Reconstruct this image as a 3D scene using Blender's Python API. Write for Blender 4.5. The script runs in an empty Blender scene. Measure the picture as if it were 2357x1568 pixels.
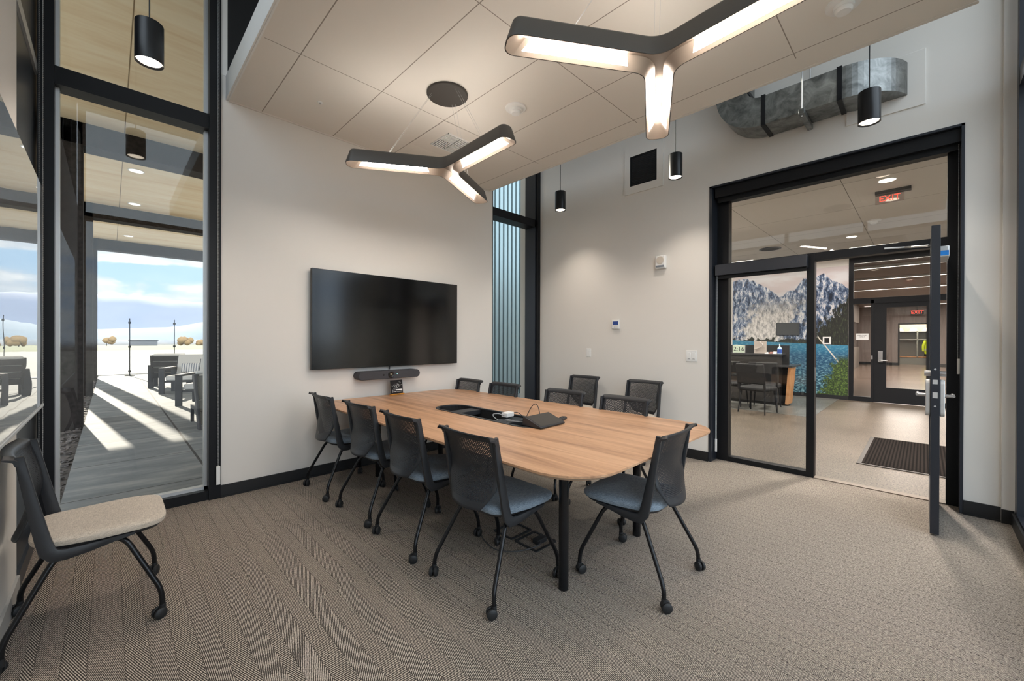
import bpy, bmesh, math, random
from mathutils import Vector, Matrix
from math import radians as RAD, sin, cos, pi

S = bpy.context.scene
COL = S.collection
random.seed(7)

# ------------------------------------------------------------------ camera
cam_data = bpy.data.cameras.new('camera')
cam = bpy.data.objects.new('camera', cam_data)
COL.objects.link(cam)
S.camera = cam
cam_data.sensor_width = 36.0
cam_data.lens = 936.9 / 2357 * 36.0
cam_data.clip_start = 0.02
cam_data.clip_end = 20000
_a, _p, _r = RAD(45.336), RAD(-0.138), RAD(0.175)
_F = Vector((cos(_a), sin(_a), 0)); _R = Vector((sin(_a), -cos(_a), 0)); _U = Vector((0, 0, 1))
_F2 = _F * cos(_p) + _U * sin(_p); _U2 = _U * cos(_p) - _F * sin(_p)
_R3 = _R * cos(_r) + _U2 * sin(_r); _U3 = _U2 * cos(_r) - _R * sin(_r)
_m = Matrix((_R3, _U3, -_F2)).transposed().to_4x4()
_m.translation = Vector((0, 0, 1.32))
cam.matrix_world = _m

# ------------------------------------------------------------------ colour management
S.view_settings.view_transform = 'Standard'
S.view_settings.look = 'None'
S.view_settings.gamma = 1.0
S.view_settings.exposure = 0.36
S.view_settings.use_curve_mapping = False
S.cycles.use_denoising = True
S.cycles.max_bounces = 10
S.cycles.diffuse_bounces = 5
S.cycles.glossy_bounces = 4
S.cycles.transparent_max_bounces = 24
S.cycles.sample_clamp_indirect = 6.0
S.cycles.caustics_reflective = False
S.cycles.caustics_refractive = False

# ------------------------------------------------------------------ node helpers
def lin(c):
    return c / 12.92 if c <= 0.04045 else ((c + 0.055) / 1.055) ** 2.4
def rgb(r, g, b):
    return (lin(r / 255), lin(g / 255), lin(b / 255), 1)

class NT:
    def __init__(s, tree):
        s.t = tree; s.n = tree.nodes; s.l = tree.links
    def new(s, k, **kw):
        n = s.n.new(k)
        for a, v in kw.items(): setattr(n, a, v)
        return n
    def put(s, sock, v):
        if hasattr(v, 'is_linked'): s.l.new(v, sock)
        else: sock.default_value = v
    def math(s, op, a, b=None, c=None, clamp=False):
        n = s.new('ShaderNodeMath', operation=op, use_clamp=clamp)
        s.put(n.inputs[0], a)
        if b is not None: s.put(n.inputs[1], b)
        if c is not None: s.put(n.inputs[2], c)
        return n.outputs[0]
    def mix(s, f, a, b, mode='MIX'):
        n = s.new('ShaderNodeMix', data_type='RGBA', blend_type=mode)
        s.put(n.inputs[0], f); s.put(n.inputs[6], a); s.put(n.inputs[7], b)
        return n.outputs[2]
    def obj(s):
        return s.new('ShaderNodeTexCoord').outputs['Object']
    def sep(s, v):
        n = s.new('ShaderNodeSeparateXYZ'); s.put(n.inputs[0], v); return n.outputs
    def comb(s, x, y, z=0.0):
        n = s.new('ShaderNodeCombineXYZ'); s.put(n.inputs[0], x); s.put(n.inputs[1], y); s.put(n.inputs[2], z); return n.outputs[0]
    def noise(s, vec, scale=5, detail=4, rough=0.55, out='Fac', dist=0.0):
        n = s.new('ShaderNodeTexNoise'); s.put(n.inputs['Vector'], vec)
        n.inputs['Scale'].default_value = scale; n.inputs['Detail'].default_value = detail
        n.inputs['Roughness'].default_value = rough; n.inputs['Distortion'].default_value = dist
        return n.outputs[out]
    def vscale(s, vec, x, y, z):
        n = s.new('ShaderNodeMapping'); s.put(n.inputs['Vector'], vec); n.inputs['Scale'].default_value = (x, y, z); return n.outputs[0]
    def ramp(s, f, stops, interp='LINEAR'):
        n = s.new('ShaderNodeValToRGB'); s.put(n.inputs[0], f)
        cr = n.color_ramp; cr.interpolation = interp
        while len(cr.elements) < len(stops): cr.elements.new(0.5)
        for e, (p, c) in zip(cr.elements, stops): e.position = p; e.color = c
        return n.outputs[0]
    def smooth(s, v, lo, hi):
        n = s.new('ShaderNodeMapRange', interpolation_type='SMOOTHSTEP', clamp=True)
        s.put(n.inputs[0], v); n.inputs[1].default_value = lo; n.inputs[2].default_value = hi
        return n.outputs[0]
    def curve(s, v, pts):
        n = s.new('ShaderNodeFloatCurve'); s.put(n.inputs['Value'], v)
        c = n.mapping.curves[0]
        while len(c.points) < len(pts): c.points.new(0.5, 0.5)
        for q, (x, y) in zip(c.points, pts): q.location = (x, y); q.handle_type = 'VECTOR'
        n.mapping.update()
        return n.outputs[0]

def new_mat(name):
    m = bpy.data.materials.new(name); m.use_nodes = True
    m.node_tree.nodes.clear()
    t = NT(m.node_tree)
    out = t.new('ShaderNodeOutputMaterial')
    return m, t, out

def pbr(name, col, rough=0.5, metal=0.0, spec=0.5, coat=0.0, bump=0.0, bscale=60, vary=0.0, vscale=3, stretch=None):
    m, t, out = new_mat(name)
    b = t.new('ShaderNodeBsdfPrincipled')
    b.inputs['Roughness'].default_value = rough
    b.inputs['Metallic'].default_value = metal
    b.inputs['Specular IOR Level'].default_value = spec
    b.inputs['Coat Weight'].default_value = coat
    if vary:
        v = t.obj()
        if stretch: v = t.vscale(v, *stretch)
        f = t.noise(v, vscale, 5)
        c2 = tuple(max(0, min(1, x * (1 - vary))) for x in col[:3]) + (1,)
        c1 = tuple(max(0, min(1, x * (1 + vary))) for x in col[:3]) + (1,)
        t.put(b.inputs['Base Color'], t.ramp(f, [(0.3, c2), (0.7, c1)]))
    else:
        b.inputs['Base Color'].default_value = col
    if bump:
        n = t.new('ShaderNodeBump'); n.inputs['Strength'].default_value = bump; n.inputs['Distance'].default_value = 0.002
        t.put(n.inputs['Height'], t.noise(t.obj(), bscale, 3)); t.put(b.inputs['Normal'], n.outputs[0])
    t.l.new(b.outputs[0], out.inputs[0])
    return m

def emit(name, col, strength):
    m, t, out = new_mat(name)
    e = t.new('ShaderNodeEmission'); e.inputs[0].default_value = col; e.inputs[1].default_value = strength
    t.l.new(e.outputs[0], out.inputs[0])
    return m

def glass(name, tint=(0.97, 0.985, 0.98, 1), base=0.03, rough=0.0):
    m, t, out = new_mat(name)
    tr = t.new('ShaderNodeBsdfTransparent'); tr.inputs[0].default_value = tint
    gl = t.new('ShaderNodeBsdfGlossy'); gl.inputs['Roughness'].default_value = rough
    lw = t.new('ShaderNodeLayerWeight'); lw.inputs[0].default_value = 0.5
    f = t.math('POWER', lw.outputs['Facing'], 5.0)
    f = t.math('MULTIPLY_ADD', f, 1 - base, base)
    mx = t.new('ShaderNodeMixShader'); t.put(mx.inputs[0], f)
    t.l.new(tr.outputs[0], mx.inputs[1]); t.l.new(gl.outputs[0], mx.inputs[2]); t.l.new(mx.outputs[0], out.inputs[0])
    return m

# ------------------------------------------------------------------ world: autumn sky with clouds
W = bpy.data.worlds.new('sky'); S.world = W; W.use_nodes = True
W.node_tree.nodes.clear()
t = NT(W.node_tree)
bg = t.new('ShaderNodeBackground'); wo = t.new('ShaderNodeOutputWorld')
gen = t.new('ShaderNodeTexCoord').outputs['Generated']
x, y, z = t.sep(gen)
el = t.math('MAXIMUM', z, 0.0)
sky = t.ramp(el, [(0.0, (0.66, 0.82, 0.97, 1)), (0.18, (0.46, 0.70, 0.97, 1)), (0.45, (0.85, 1.15, 1.75, 1)), (1.0, (0.75, 1.05, 1.75, 1))])
cv = t.vscale(gen, 1.0, 1.0, 2.6)
cl = t.noise(cv, 7.0, 8, 0.55, dist=0.3)
band = t.math('ADD', t.math('MULTIPLY', t.smooth(z, 0.128, 0.145), 0.22), t.math('MULTIPLY', t.smooth(z, 0.118, 0.098), 0.10))
cf = t.math('ADD', cl, band)
cf = t.smooth(cf, 0.47, 0.60)
shade = t.mix(t.smooth(t.noise(t.vscale(gen, 1, 1, 3.5), 9, 5), 0.4, 0.7), (0.72, 0.80, 0.90, 1), (1.15, 1.15, 1.13, 1))
skyc = t.mix(cf, sky, shade)
# sky behind the camera is made brighter to light the room
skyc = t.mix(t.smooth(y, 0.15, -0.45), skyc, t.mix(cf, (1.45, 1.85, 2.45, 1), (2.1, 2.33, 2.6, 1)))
ground = (0.42, 0.40, 0.37, 1)
skyc = t.mix(t.smooth(z, -0.02, 0.0), ground, skyc)
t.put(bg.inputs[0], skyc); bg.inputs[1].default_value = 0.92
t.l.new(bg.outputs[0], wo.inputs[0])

# ------------------------------------------------------------------ sun
sd = bpy.data.lights.new('sun', 'SUN'); sd.energy = 8.0; sd.color = (1.0, 0.90, 0.76); sd.angle = RAD(0.55)
sun = bpy.data.objects.new('sun', sd); COL.objects.link(sun)
sun.rotation_euler = Vector((-0.115, 1.0, 0.345)).to_track_quat('Z', 'Y').to_euler()
sun.location = (-3, 30, 12)

def portal(name, loc, rot, sx, sy):
    d = bpy.data.lights.new(name, 'AREA'); d.shape = 'RECTANGLE'; d.size = sx; d.size_y = sy
    d.cycles.is_portal = True
    o = bpy.data.objects.new(name, d); COL.objects.link(o); o.location = loc; o.rotation_euler = rot
    return o
portal('window_portal', (2.1, -0.57, 2.2), (RAD(90), 0, 0), 4.9, 4.4)       # looks into the room (+Y)
portal('window_portal', (-0.43, 1.4, 4.08), (0, RAD(-90), 0), 1.45, 3.6)
portal('window_portal', (0.15, 4.30, 2.3), (RAD(-90), 0, 0), 1.0, 4.4)        # looks into the room (-Y)

# ------------------------------------------------------------------ mesh helpers
class MB:
    """Collects shapes and links them as one mesh object."""
    def __init__(s): s.bm = bmesh.new(); s.mi = 0
    def _faces(s, n0):
        s.bm.faces.ensure_lookup_table()
        for f in s.bm.faces[n0:]: f.material_index = s.mi
    def box(s, x0, x1, y0, y1, z0, z1, M=None):
        n0 = len(s.bm.faces)
        vs = [s.bm.verts.new(Vector(p)) for p in ((x0, y0, z0), (x1, y0, z0), (x1, y1, z0), (x0, y1, z0), (x0, y0, z1), (x1, y0, z1), (x1, y1, z1), (x0, y1, z1))]
        if M:
            for v in vs: v.co = M @ v.co
        for q in ((0, 3, 2, 1), (4, 5, 6, 7), (0, 1, 5, 4), (1, 2, 6, 5), (2, 3, 7, 6), (3, 0, 4, 7)): s.bm.faces.new([vs[i] for i in q])
        s._faces(n0); return s
    def loft(s, rings, cap0=True, cap1=True, closed=True):
        n0 = len(s.bm.faces)
        R = [[s.bm.verts.new(Vector(p)) for p in r] for r in rings]
        n = len(R[0])
        for a, b in zip(R, R[1:]):
            for i in range(n if closed else n - 1):
                j = (i + 1) % n
                s.bm.faces.new((a[i], a[j], b[j], b[i]))
        if cap0 and closed: s.bm.faces.new(list(reversed(R[0])))
        if cap1 and closed: s.bm.faces.new(R[-1])
        s._faces(n0); return s
    def tube(s, pts, r, n=10, bend=0.0, caps=True, sq=1.0):
        P = [Vector(p) for p in pts]
        if bend: P = soften(P, bend)
        rs = r if isinstance(r, (list, tuple)) else [r] * len(P)
        if len(rs) != len(P): rs = [rs[0] + (rs[-1] - rs[0]) * i / (len(P) - 1) for i in range(len(P))]
        rings = []; up = None
        for i, p in enumerate(P):
            d = (P[min(i + 1, len(P) - 1)] - P[max(i - 1, 0)]).normalized()
            if up is None:
                up = Vector((0, 0, 1)) if abs(d.z) < 0.9 else Vector((1, 0, 0))
            a = d.cross(up).normalized(); up = a.cross(d).normalized()
            rings.append([p + (a * cos(k * 2 * pi / n) + up * sin(k * 2 * pi / n) * sq) * rs[i] for k in range(n)])
        return s.loft(rings, caps, caps)
    def lathe(s, prof, c=(0, 0, 0), n=32, M=None, caps=True):
        rings = []
        for r, z in prof:
            ring = [Vector((r * cos(k * 2 * pi / n), r * sin(k * 2 * pi / n), z)) for k in range(n)]
            if M: ring = [M @ v for v in ring]
            rings.append([v + Vector(c) for v in ring])
        return s.loft(rings, caps, caps)
    def prism(s, poly, z0, z1, M=None):
        rings = [[Vector((p[0], p[1], z)) for p in poly] for z in (z0, z1)]
        if M: rings = [[M @ v for v in r] for r in rings]
        return s.loft(rings)
    def holed(s, outer, inner, z0, z1):
        """flat slab with a hole, both loops given as xy lists"""
        n0 = len(s.bm.faces)
        made = {}
        for z in (z0, z1):
            es = []
            for nm, loop in (('o', outer), ('i', inner)):
                vs = [s.bm.verts.new((p[0], p[1], z)) for p in loop]; made[nm, z] = vs
                for a, b in zip(vs, vs[1:] + vs[:1]): es.append(s.bm.edges.new((a, b)))
            bmesh.ops.triangle_fill(s.bm, edges=es, use_beauty=True, normal=(0, 0, 1 if z == z1 else -1))
        for nm in 'oi':
            a, b = made[nm, z0], made[nm, z1]
            for i in range(len(a)):
                j = (i + 1) % len(a)
                s.bm.faces.new((a[i], a[j], b[j], b[i]) if nm == 'o' else (a[j], a[i], b[i], b[j]))
        s._faces(n0); return s
    def quad(s, *ps):
        n0 = len(s.bm.faces)
        s.bm.faces.new([s.bm.verts.new(Vector(p)) for p in ps]); s._faces(n0); return s
    def build(s, name, mat, parent=None, bevel=0.0, smooth=False, loc=None, seg=2):
        me = bpy.data.meshes.new(name)
        bmesh.ops.recalc_face_normals(s.bm, faces=s.bm.faces[:])
        s.bm.to_mesh(me); s.bm.free()
        for m in (mat if isinstance(mat, (list, tuple)) else [mat]): me.materials.append(m)
        o = bpy.data.objects.new(name, me); COL.objects.link(o)
        if parent: o.parent = parent
        if loc: o.location = loc
        if bevel:
            b = o.modifiers.new('bevel', 'BEVEL'); b.width = bevel; b.segments = seg; b.limit_method = 'ANGLE'; b.angle_limit = RAD(40)
        if smooth or bevel:
            for p in me.polygons: p.use_smooth = True
            if hasattr(me, 'set_sharp_from_angle'): me.set_sharp_from_angle(angle=RAD(42))
        return o

def soften(P, r, n=6):
    out = [P[0]]
    for a, b, c in zip(P, P[1:], P[2:]):
        ra = min(r, (a - b).length * 0.49); rc = min(r, (c - b).length * 0.49)
        s = b + (a - b).normalized() * ra; e = b + (c - b).normalized() * rc
        for k in range(n + 1):
            u = k / n; out.append(s * (1 - u) ** 2 + b * 2 * u * (1 - u) + e * u * u)
    out.append(P[-1]); return out

def rrect(x0, x1, y0, y1, r, n=8):
    out = []
    for cx, cy, a0 in ((x1 - r, y1 - r, 0), (x0 + r, y1 - r, 90), (x0 + r, y0 + r, 180), (x1 - r, y0 + r, 270)):
        for k in range(n + 1):
            a = RAD(a0 + 90 * k / n); out.append((cx + r * cos(a), cy + r * sin(a)))
    return out

def tag(o, label=None, cat=None, group=None, kind=None):
    if label: o['label'] = label
    if cat: o['category'] = cat
    if group: o['group'] = group
    if kind: o['kind'] = kind
    return o
def thing(name, label, cat, loc=(0, 0, 0), rz=0.0, group=None):
    o = bpy.data.objects.new(name, None); COL.objects.link(o); o.location = loc; o.rotation_euler = (0, 0, rz)
    o.empty_display_size = 0.1
    return tag(o, label, cat, group)
def struct(name, mb, mat, bevel=0.0, parent=None, label=None):
    o = mb.build(name, mat, parent, bevel)
    if not parent: o['kind'] = 'structure'
    if label: o['label'] = label
    return o
def sroot(name, loc=(0, 0, 0)):
    o = bpy.data.objects.new(name, None); COL.objects.link(o); o.location = loc; o['kind'] = 'structure'; return o
def kids(o): return [c for c in bpy.data.objects if c.parent == o]
def dup(o, loc, rz, label, group=None, _p=None):
    c = o.copy(); COL.objects.link(c)
    if _p: c.parent = _p
    else:
        c.location = loc; c.rotation_euler = (0, 0, rz); c['label'] = label
        if group: c['group'] = group
    for k in kids(o): dup(k, None, None, None, None, c)
    return c
def text(name, body, size, mat, parent, loc, rot, ext=0.0005):
    cu = bpy.data.curves.new(name, 'FONT'); cu.body = body; cu.size = size; cu.extrude = ext; cu.align_x = 'CENTER'; cu.align_y = 'CENTER'
    tmp = bpy.data.objects.new(name, cu); COL.objects.link(tmp)
    dg = bpy.context.evaluated_depsgraph_get(); me = bpy.data.meshes.new_from_object(tmp.evaluated_get(dg))
    bpy.data.objects.remove(tmp)
    me.materials.clear(); me.materials.append(mat)
    o = bpy.data.objects.new(name, me); COL.objects.link(o); o.parent = parent; o.location = loc; o.rotation_euler = rot
    return o
FACE_MX = (RAD(90), 0, RAD(-90))   # text readable from -X side, facing -X
FACE_MY = (RAD(90), 0, 0)          # facing -Y
def lamp(name, kind, loc, energy, col, parent=None, **kw):
    d = bpy.data.lights.new(name, kind); d.energy = energy; d.color = col
    for k, v in kw.items(): setattr(d, k, v)
    o = bpy.data.objects.new(name, d); COL.objects.link(o); o.location = loc
    if parent: o.parent = parent
    return o

# ------------------------------------------------------------------ materials
WALL = pbr('wall_paint', rgb(226, 222, 216), 0.75, bump=0.08, bscale=220)
CEILP = pbr('ceiling_panel', rgb(222, 216, 208), 0.8, bump=0.05, bscale=300)
DECK = pbr('upper_deck', rgb(205, 202, 196), 0.85)
BLACK = pbr('black_powder_coat', rgb(22, 23, 26), 0.45, spec=0.25, bump=0.05, bscale=400)
FRAME = pbr('dark_anodised_frame', rgb(44, 48, 56), 0.36, metal=0.25)
VOID = pbr('black_plenum', rgb(20, 20, 21), 0.8)
BASE = pbr('black_rubber_base', rgb(26, 27, 29), 0.45)
GLASS = glass('window_glass')
GLASS_IN = glass('interior_glass', (0.94, 0.95, 0.94, 1), 0.045)
PLAS = pbr('black_plastic', rgb(38, 40, 44), 0.45, bump=0.12, bscale=500)
RUBB = pbr('caster_rubber', rgb(28, 29, 31), 0.55)
TUBE = pbr('black_gloss_tube', rgb(24, 25, 28), 0.22, metal=0.3)
WHITEP = pbr('white_plastic', rgb(232, 232, 230), 0.45)
CHROME = pbr('brushed_steel', rgb(190, 190, 192), 0.28, metal=1.0)
ALU = pbr('pale_aluminium', rgb(205, 206, 206), 0.45, metal=0.6)
SCREEN = pbr('tv_glass', rgb(6, 6, 7), 0.13, spec=0.6)
TVB = pbr('tv_bezel', rgb(20, 20, 22), 0.35)
CABLE = pbr('cable', rgb(60, 60, 62), 0.5)
WCABLE = pbr('pale_cable', rgb(150, 152, 155), 0.5)
RED = pbr('red_enamel', rgb(200, 50, 35), 0.4)

def fabric(name, c1, c2):
    m, t, out = new_mat(name)
    b = t.new('ShaderNodeBsdfPrincipled'); b.inputs['Roughness'].default_value = 0.9; b.inputs['Specular IOR Level'].default_value = 0.2
    b.inputs['Sheen Weight'].default_value = 0.2
    v = t.obj()
    a = t.noise(t.vscale(v, 1, 0.12, 1), 420, 2); c = t.noise(t.vscale(v, 0.12, 1, 1), 420, 2)
    f = t.math('MULTIPLY', t.math('ADD', a, c), 0.5)
    t.put(b.inputs['Base Color'], t.ramp(f, [(0.38, c1), (0.62, c2)]))
    n = t.new('ShaderNodeBump'); n.inputs['Strength'].default_value = 0.35; n.inputs['Distance'].default_value = 0.001
    t.put(n.inputs['Height'], f); t.put(b.inputs['Normal'], n.outputs[0])
    t.l.new(b.outputs[0], out.inputs[0]); return m
FAB_BEIGE = fabric('beige_seat_fabric', rgb(172, 160, 146), rgb(214, 202, 186))
FAB_GREY = fabric('slate_seat_fabric', rgb(98, 112, 126), rgb(150, 164, 176))

def perforated():
    m, t, out = new_mat('perforated_back_plastic')
    b = t.new('ShaderNodeBsdfPrincipled'); b.inputs['Base Color'].default_value = rgb(42, 45, 50); b.inputs['Roughness'].default_value = 0.42
    uv = t.new('ShaderNodeUVMap', uv_map='hole').outputs[0]
    u, v, _ = t.sep(uv)                        # metres across, metres down
    msk = t.new('ShaderNodeUVMap', uv_map='mask').outputs[0]
    mu, mv, _ = t.sep(msk)                     # -1..1 across, 0..1 down
    row = t.math('DIVIDE', v, 0.0082)
    ri = t.math('FLOOR', row)
    off = t.math('MULTIPLY', t.math('MODULO', ri, 2.0), 0.5)
    cu = t.math('ADD', t.math('DIVIDE', u, 0.0135), t.math('ADD', off, 100.0))
    fu = t.math('ABSOLUTE', t.math('SUBTRACT', t.math('FRACT', cu), 0.5))
    fv = t.math('ABSOLUTE', t.math('SUBTRACT', t.math('FRACT', row), 0.5))
    d = t.math('ADD', t.math('POWER', t.math('DIVIDE', fu, 0.33), 2.0), t.math('POWER', t.math('DIVIDE', fv, 0.28), 2.0))
    hole = t.math('LESS_THAN', d, 1.0)
    inside = t.math('MULTIPLY', t.math('LESS_THAN', t.math('ABSOLUTE', mu), 0.88), t.math('MULTIPLY', t.math('GREATER_THAN', mv, 0.045), t.math('LESS_THAN', mv, 0.90)))
    f = t.math('MULTIPLY', hole, inside)
    tr = t.new('ShaderNodeBsdfTransparent'); mx = t.new('ShaderNodeMixShader')
    t.put(mx.inputs[0], f); t.l.new(b.outputs[0], mx.inputs[1]); t.l.new(tr.outputs[0], mx.inputs[2]); t.l.new(mx.outputs[0], out.inputs[0])
    return m
PERF = perforated()

def carpet():
    m, t, out = new_mat('herringbone_carpet')
    b = t.new('ShaderNodeBsdfPrincipled'); b.inputs['Roughness'].default_value = 0.95; b.inputs['Specular IOR Level'].default_value = 0.1
    v = t.obj(); x, y, z = t.sep(v)
    w = 0.076
    # tiles 0.47 wide in x (five strips), 0.95 long, each tile shifts its strip start
    tx = t.math('FLOOR', t.math('DIVIDE', x, 0.25))
    wn0 = t.new('ShaderNodeTexWhiteNoise', noise_dimensions='1D'); t.put(wn0.inputs['W'], tx)
    ty = t.math('FLOOR', t.math('ADD', t.math('DIVIDE', y, 0.98), wn0.outputs['Value']))
    wn = t.new('ShaderNodeTexWhiteNoise', noise_dimensions='2D'); t.put(wn.inputs['Vector'], t.comb(tx, ty))
    shift = t.math('MULTIPLY', t.math('FLOOR', t.math('MULTIPLY', wn.outputs['Value'], 3.0)), 0.033)
    sx = t.math('DIVIDE', t.math('ADD', x, shift), w)
    i = t.math('FLOOR', t.math('ADD', sx, 500.0))
    sgn = t.math('MULTIPLY_ADD', t.math('MODULO', i, 2.0), 2.0, -1.0)
    # fine diagonal cords, 20 degrees either side of the strips
    wob = t.math('MULTIPLY', t.noise(v, 60, 3), 0.004)
    p = t.math('ADD', t.math('ADD', x, wob), t.math('MULTIPLY', t.math('MULTIPLY', y, 0.325), sgn))
    cord = t.math('MULTIPLY_ADD', t.math('SINE', t.math('MULTIPLY', p, 2 * pi / 0.0069)), 0.5, 0.5)
    # knots along each cord
    q = t.noise(t.vscale(v, 1, 1, 1), 330, 2, 0.6)
    f = t.math('ADD', t.math('MULTIPLY', cord, 0.85), t.math('MULTIPLY', t.math('SUBTRACT', q, 0.5), 0.9))
    fr = t.math('FRACT', sx)
    edge = t.math('LESS_THAN', fr, 0.05)
    f = t.math('SUBTRACT', f, t.math('MULTIPLY', edge, 0.15))
    grain = t.noise(v, 100, 3, 0.75)
    f = t.math('ADD', f, t.math('MULTIPLY', t.math('SUBTRACT', grain, 0.5), 1.15))
    c = t.ramp(f, [(0.12, rgb(52, 48, 45)), (0.50, rgb(128, 118, 109)), (0.88, rgb(226, 214, 200))])
    big = t.noise(v, 1.3, 3)
    c = t.mix(t.math('MULTIPLY', big, 0.16), c, rgb(110, 102, 96))
    t.put(b.inputs['Base Color'], c)
    n = t.new('ShaderNodeBump'); n.inputs['Strength'].default_value = 0.5; n.inputs['Distance'].default_value = 0.003
    t.put(n.inputs['Height'], f); t.put(b.inputs['Normal'], n.outputs[0])
    t.l.new(b.outputs[0], out.inputs[0]); return m
CARPET = carpet()

def wood(name, c1, c2, c3, sx, sy, rough=0.35, axis='y'):
    m, t, out = new_mat(name)
    b = t.new('ShaderNodeBsdfPrincipled'); b.inputs['Roughness'].default_value = rough
    v = t.obj()
    s = (sx, sy, sx) if axis == 'y' else (sy, sx, sx) if axis == 'x' else (sx, sx, sy)
    f = t.noise(t.vscale(v, *s), 1.0, 8, 0.6, dist=0.6)
    g = t.noise(t.vscale(v, *(k * 5 for k in s)), 1.0, 4, 0.6)
    f = t.math('ADD', t.math('MULTIPLY', f, 0.75), t.math('MULTIPLY', g, 0.25))
    t.put(b.inputs['Base Color'], t.ramp(f, [(0.32, c1), (0.5, c2), (0.68, c3)]))
    t.l.new(b.outputs[0], out.inputs[0]); return m
TABLE = wood('walnut_laminate', rgb(146, 108, 82), rgb(190, 148, 114), rgb(212, 172, 138), 11, 0.75, 0.38)
PLY = wood('plywood_soffit', rgb(232, 202, 162), rgb(246, 224, 190), rgb(252, 236, 208), 0.5, 3.0, 0.6)
DESKW = wood('oak_panel', rgb(150, 100, 60), rgb(190, 138, 92), rgb(210, 165, 120), 20, 1.2, 0.5, 'z')
TAUPE = wood('taupe_wall_panel', rgb(126, 114, 108), rgb(144, 132, 126), rgb(156, 144, 138), 6, 0.6, 0.6, 'z')

def concrete(name, c1, c2, speck=True, rough=0.3):
    m, t, out = new_mat(name)
    b = t.new('ShaderNodeBsdfPrincipled'); b.inputs['Roughness'].default_value = rough
    v = t.obj()
    f = t.noise(v, 2.0, 6)
    c = t.ramp(f, [(0.3, c1), (0.7, c2)])
    if speck:
        s = t.noise(t.vscale(v, 1.0, 1.8, 1), 42, 3, 0.6)
        c = t.mix(t.smooth(s, 0.54, 0.60), c, rgb(44, 38, 34))
        s2 = t.noise(t.vscale(v, 1.1, 0.9, 1), 60, 2)
        c = t.mix(t.math('MULTIPLY', t.smooth(s2, 0.55, 0.68), 0.6), c, rgb(150, 136, 120))
    t.put(b.inputs['Base Color'], c)
    t.l.new(b.outputs[0], out.inputs[0]); return m
TERR = concrete('polished_aggregate', rgb(88, 79, 69), rgb(106, 96, 85), True, 0.38)

def paving():
    m, t, out = new_mat('patio_concrete')
    b = t.new('ShaderNodeBsdfPrincipled'); b.inputs['Roughness'].default_value = 0.8
    v = t.obj(); x, y, z = t.sep(v)
    f = t.noise(t.vscale(v, 0.8, 3.0, 1), 1.6, 7, 0.6)
    c = t.ramp(f, [(0.25, rgb(88, 92, 94)), (0.5, rgb(118, 120, 120)), (0.75, rgb(152, 150, 144))])
    jy = t.math('LESS_THAN', t.math('FRACT', t.math('DIVIDE', t.math('ADD', y, 0.05), 1.22)), 0.012)
    jx = t.math('LESS_THAN', t.math('ABSOLUTE', t.math('SUBTRACT', x, 0.70)), 0.012)
    j = t.math('MAXIMUM', jy, jx)
    c = t.mix(j, c, rgb(52, 50, 48))
    t.put(b.inputs['Base Color'], c); t.l.new(b.outputs[0], out.inputs[0]); return m
PAVE = paving()
TARMAC = pbr('apron_tarmac', rgb(152, 150, 142), 0.9, vary=0.12, vscale=0.35, stretch=(0.2, 1.0, 1))
GRASS = pbr('dry_grass', rgb(122, 126, 92), 0.95, vary=0.25, vscale=0.2)
STEEL = pbr('weathered_black_steel', rgb(50, 45, 43), 0.75, spec=0.15, vary=0.35, vscale=14)
def galv(name, lo, hi):
    m, t, out = new_mat(name)
    b = t.new('ShaderNodeBsdfPrincipled'); b.inputs['Metallic'].default_value = 0.85
    v = t.obj(); f = t.noise(v, 9, 6, 0.65, dist=0.8)
    t.put(b.inputs['Base Color'], t.ramp(f, [(0.3, lo), (0.7, hi)]))
    t.put(b.inputs['Roughness'], t.math('MULTIPLY_ADD', f, 0.25, 0.22))
    t.l.new(b.outputs[0], out.inputs[0]); return m
GALV = galv('galvanised_steel', rgb(86, 88, 88), rgb(160, 162, 160))

# ------------------------------------------------------------------ room shell
XB, YA, XC, YD = 4.64, 4.11, -0.34, -0.46
ZT = 4.85
CEIL = 3.32
struct('floor', MB().box(XC, 4.84, YD - 0.1, YA + 0.1, -0.12, 0), CARPET)

# far wall with the television: solid up to the ceiling cloud, black transom above
struct('wall_front', MB().box(0.655, 3.685, YA, YA + 0.16, 0, 3.515), WALL)
struct('trim_1', MB().box(0.70, 3.685, YA, YA + 0.16, 3.515, ZT), VOID)
struct('trim_2', MB().box(0.645, 0.70, YA - 0.004, YA + 0.16, 3.515, ZT), WALL)
struct('baseboard_front', MB().box(0.655, 3.685, YA - 0.012, YA, 0, 0.10).box(0.655, 3.685, YA - 0.022, YA, 0, 0.012), BASE)

# right wall, with the opening for the glazed entry, in one mesh
D0, D1, DZ = -0.215, 1.645, 2.985
mb = MB()
mb.box(XB, XB + 0.2, D1, YA + 0.4, 0, ZT); mb.box(XB, XB + 0.2, -0.40, D0, 0, ZT); mb.box(XB, XB + 0.2, D0, D1, DZ, ZT)
struct('wall_right', mb, WALL)
struct('baseboard_right', MB().box(XB - 0.012, XB, D1, YA, 0, 0.10).box(XB - 0.022, XB, D1, YA, 0, 0.012)
       .box(XB - 0.012, XB, -0.40, D0, 0, 0.105).box(XB - 0.022, XB, -0.40, D0, 0, 0.012), BASE)
struct('trim_3', MB().box(XB - 0.03, XB + 0.2, YD - 0.02, -0.40, 0, ZT), WALL, 0.003)
struct('trim_4', MB().box(XB - 0.04, XB - 0.03, YD, -0.40, 0, 0.10), BASE)

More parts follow.
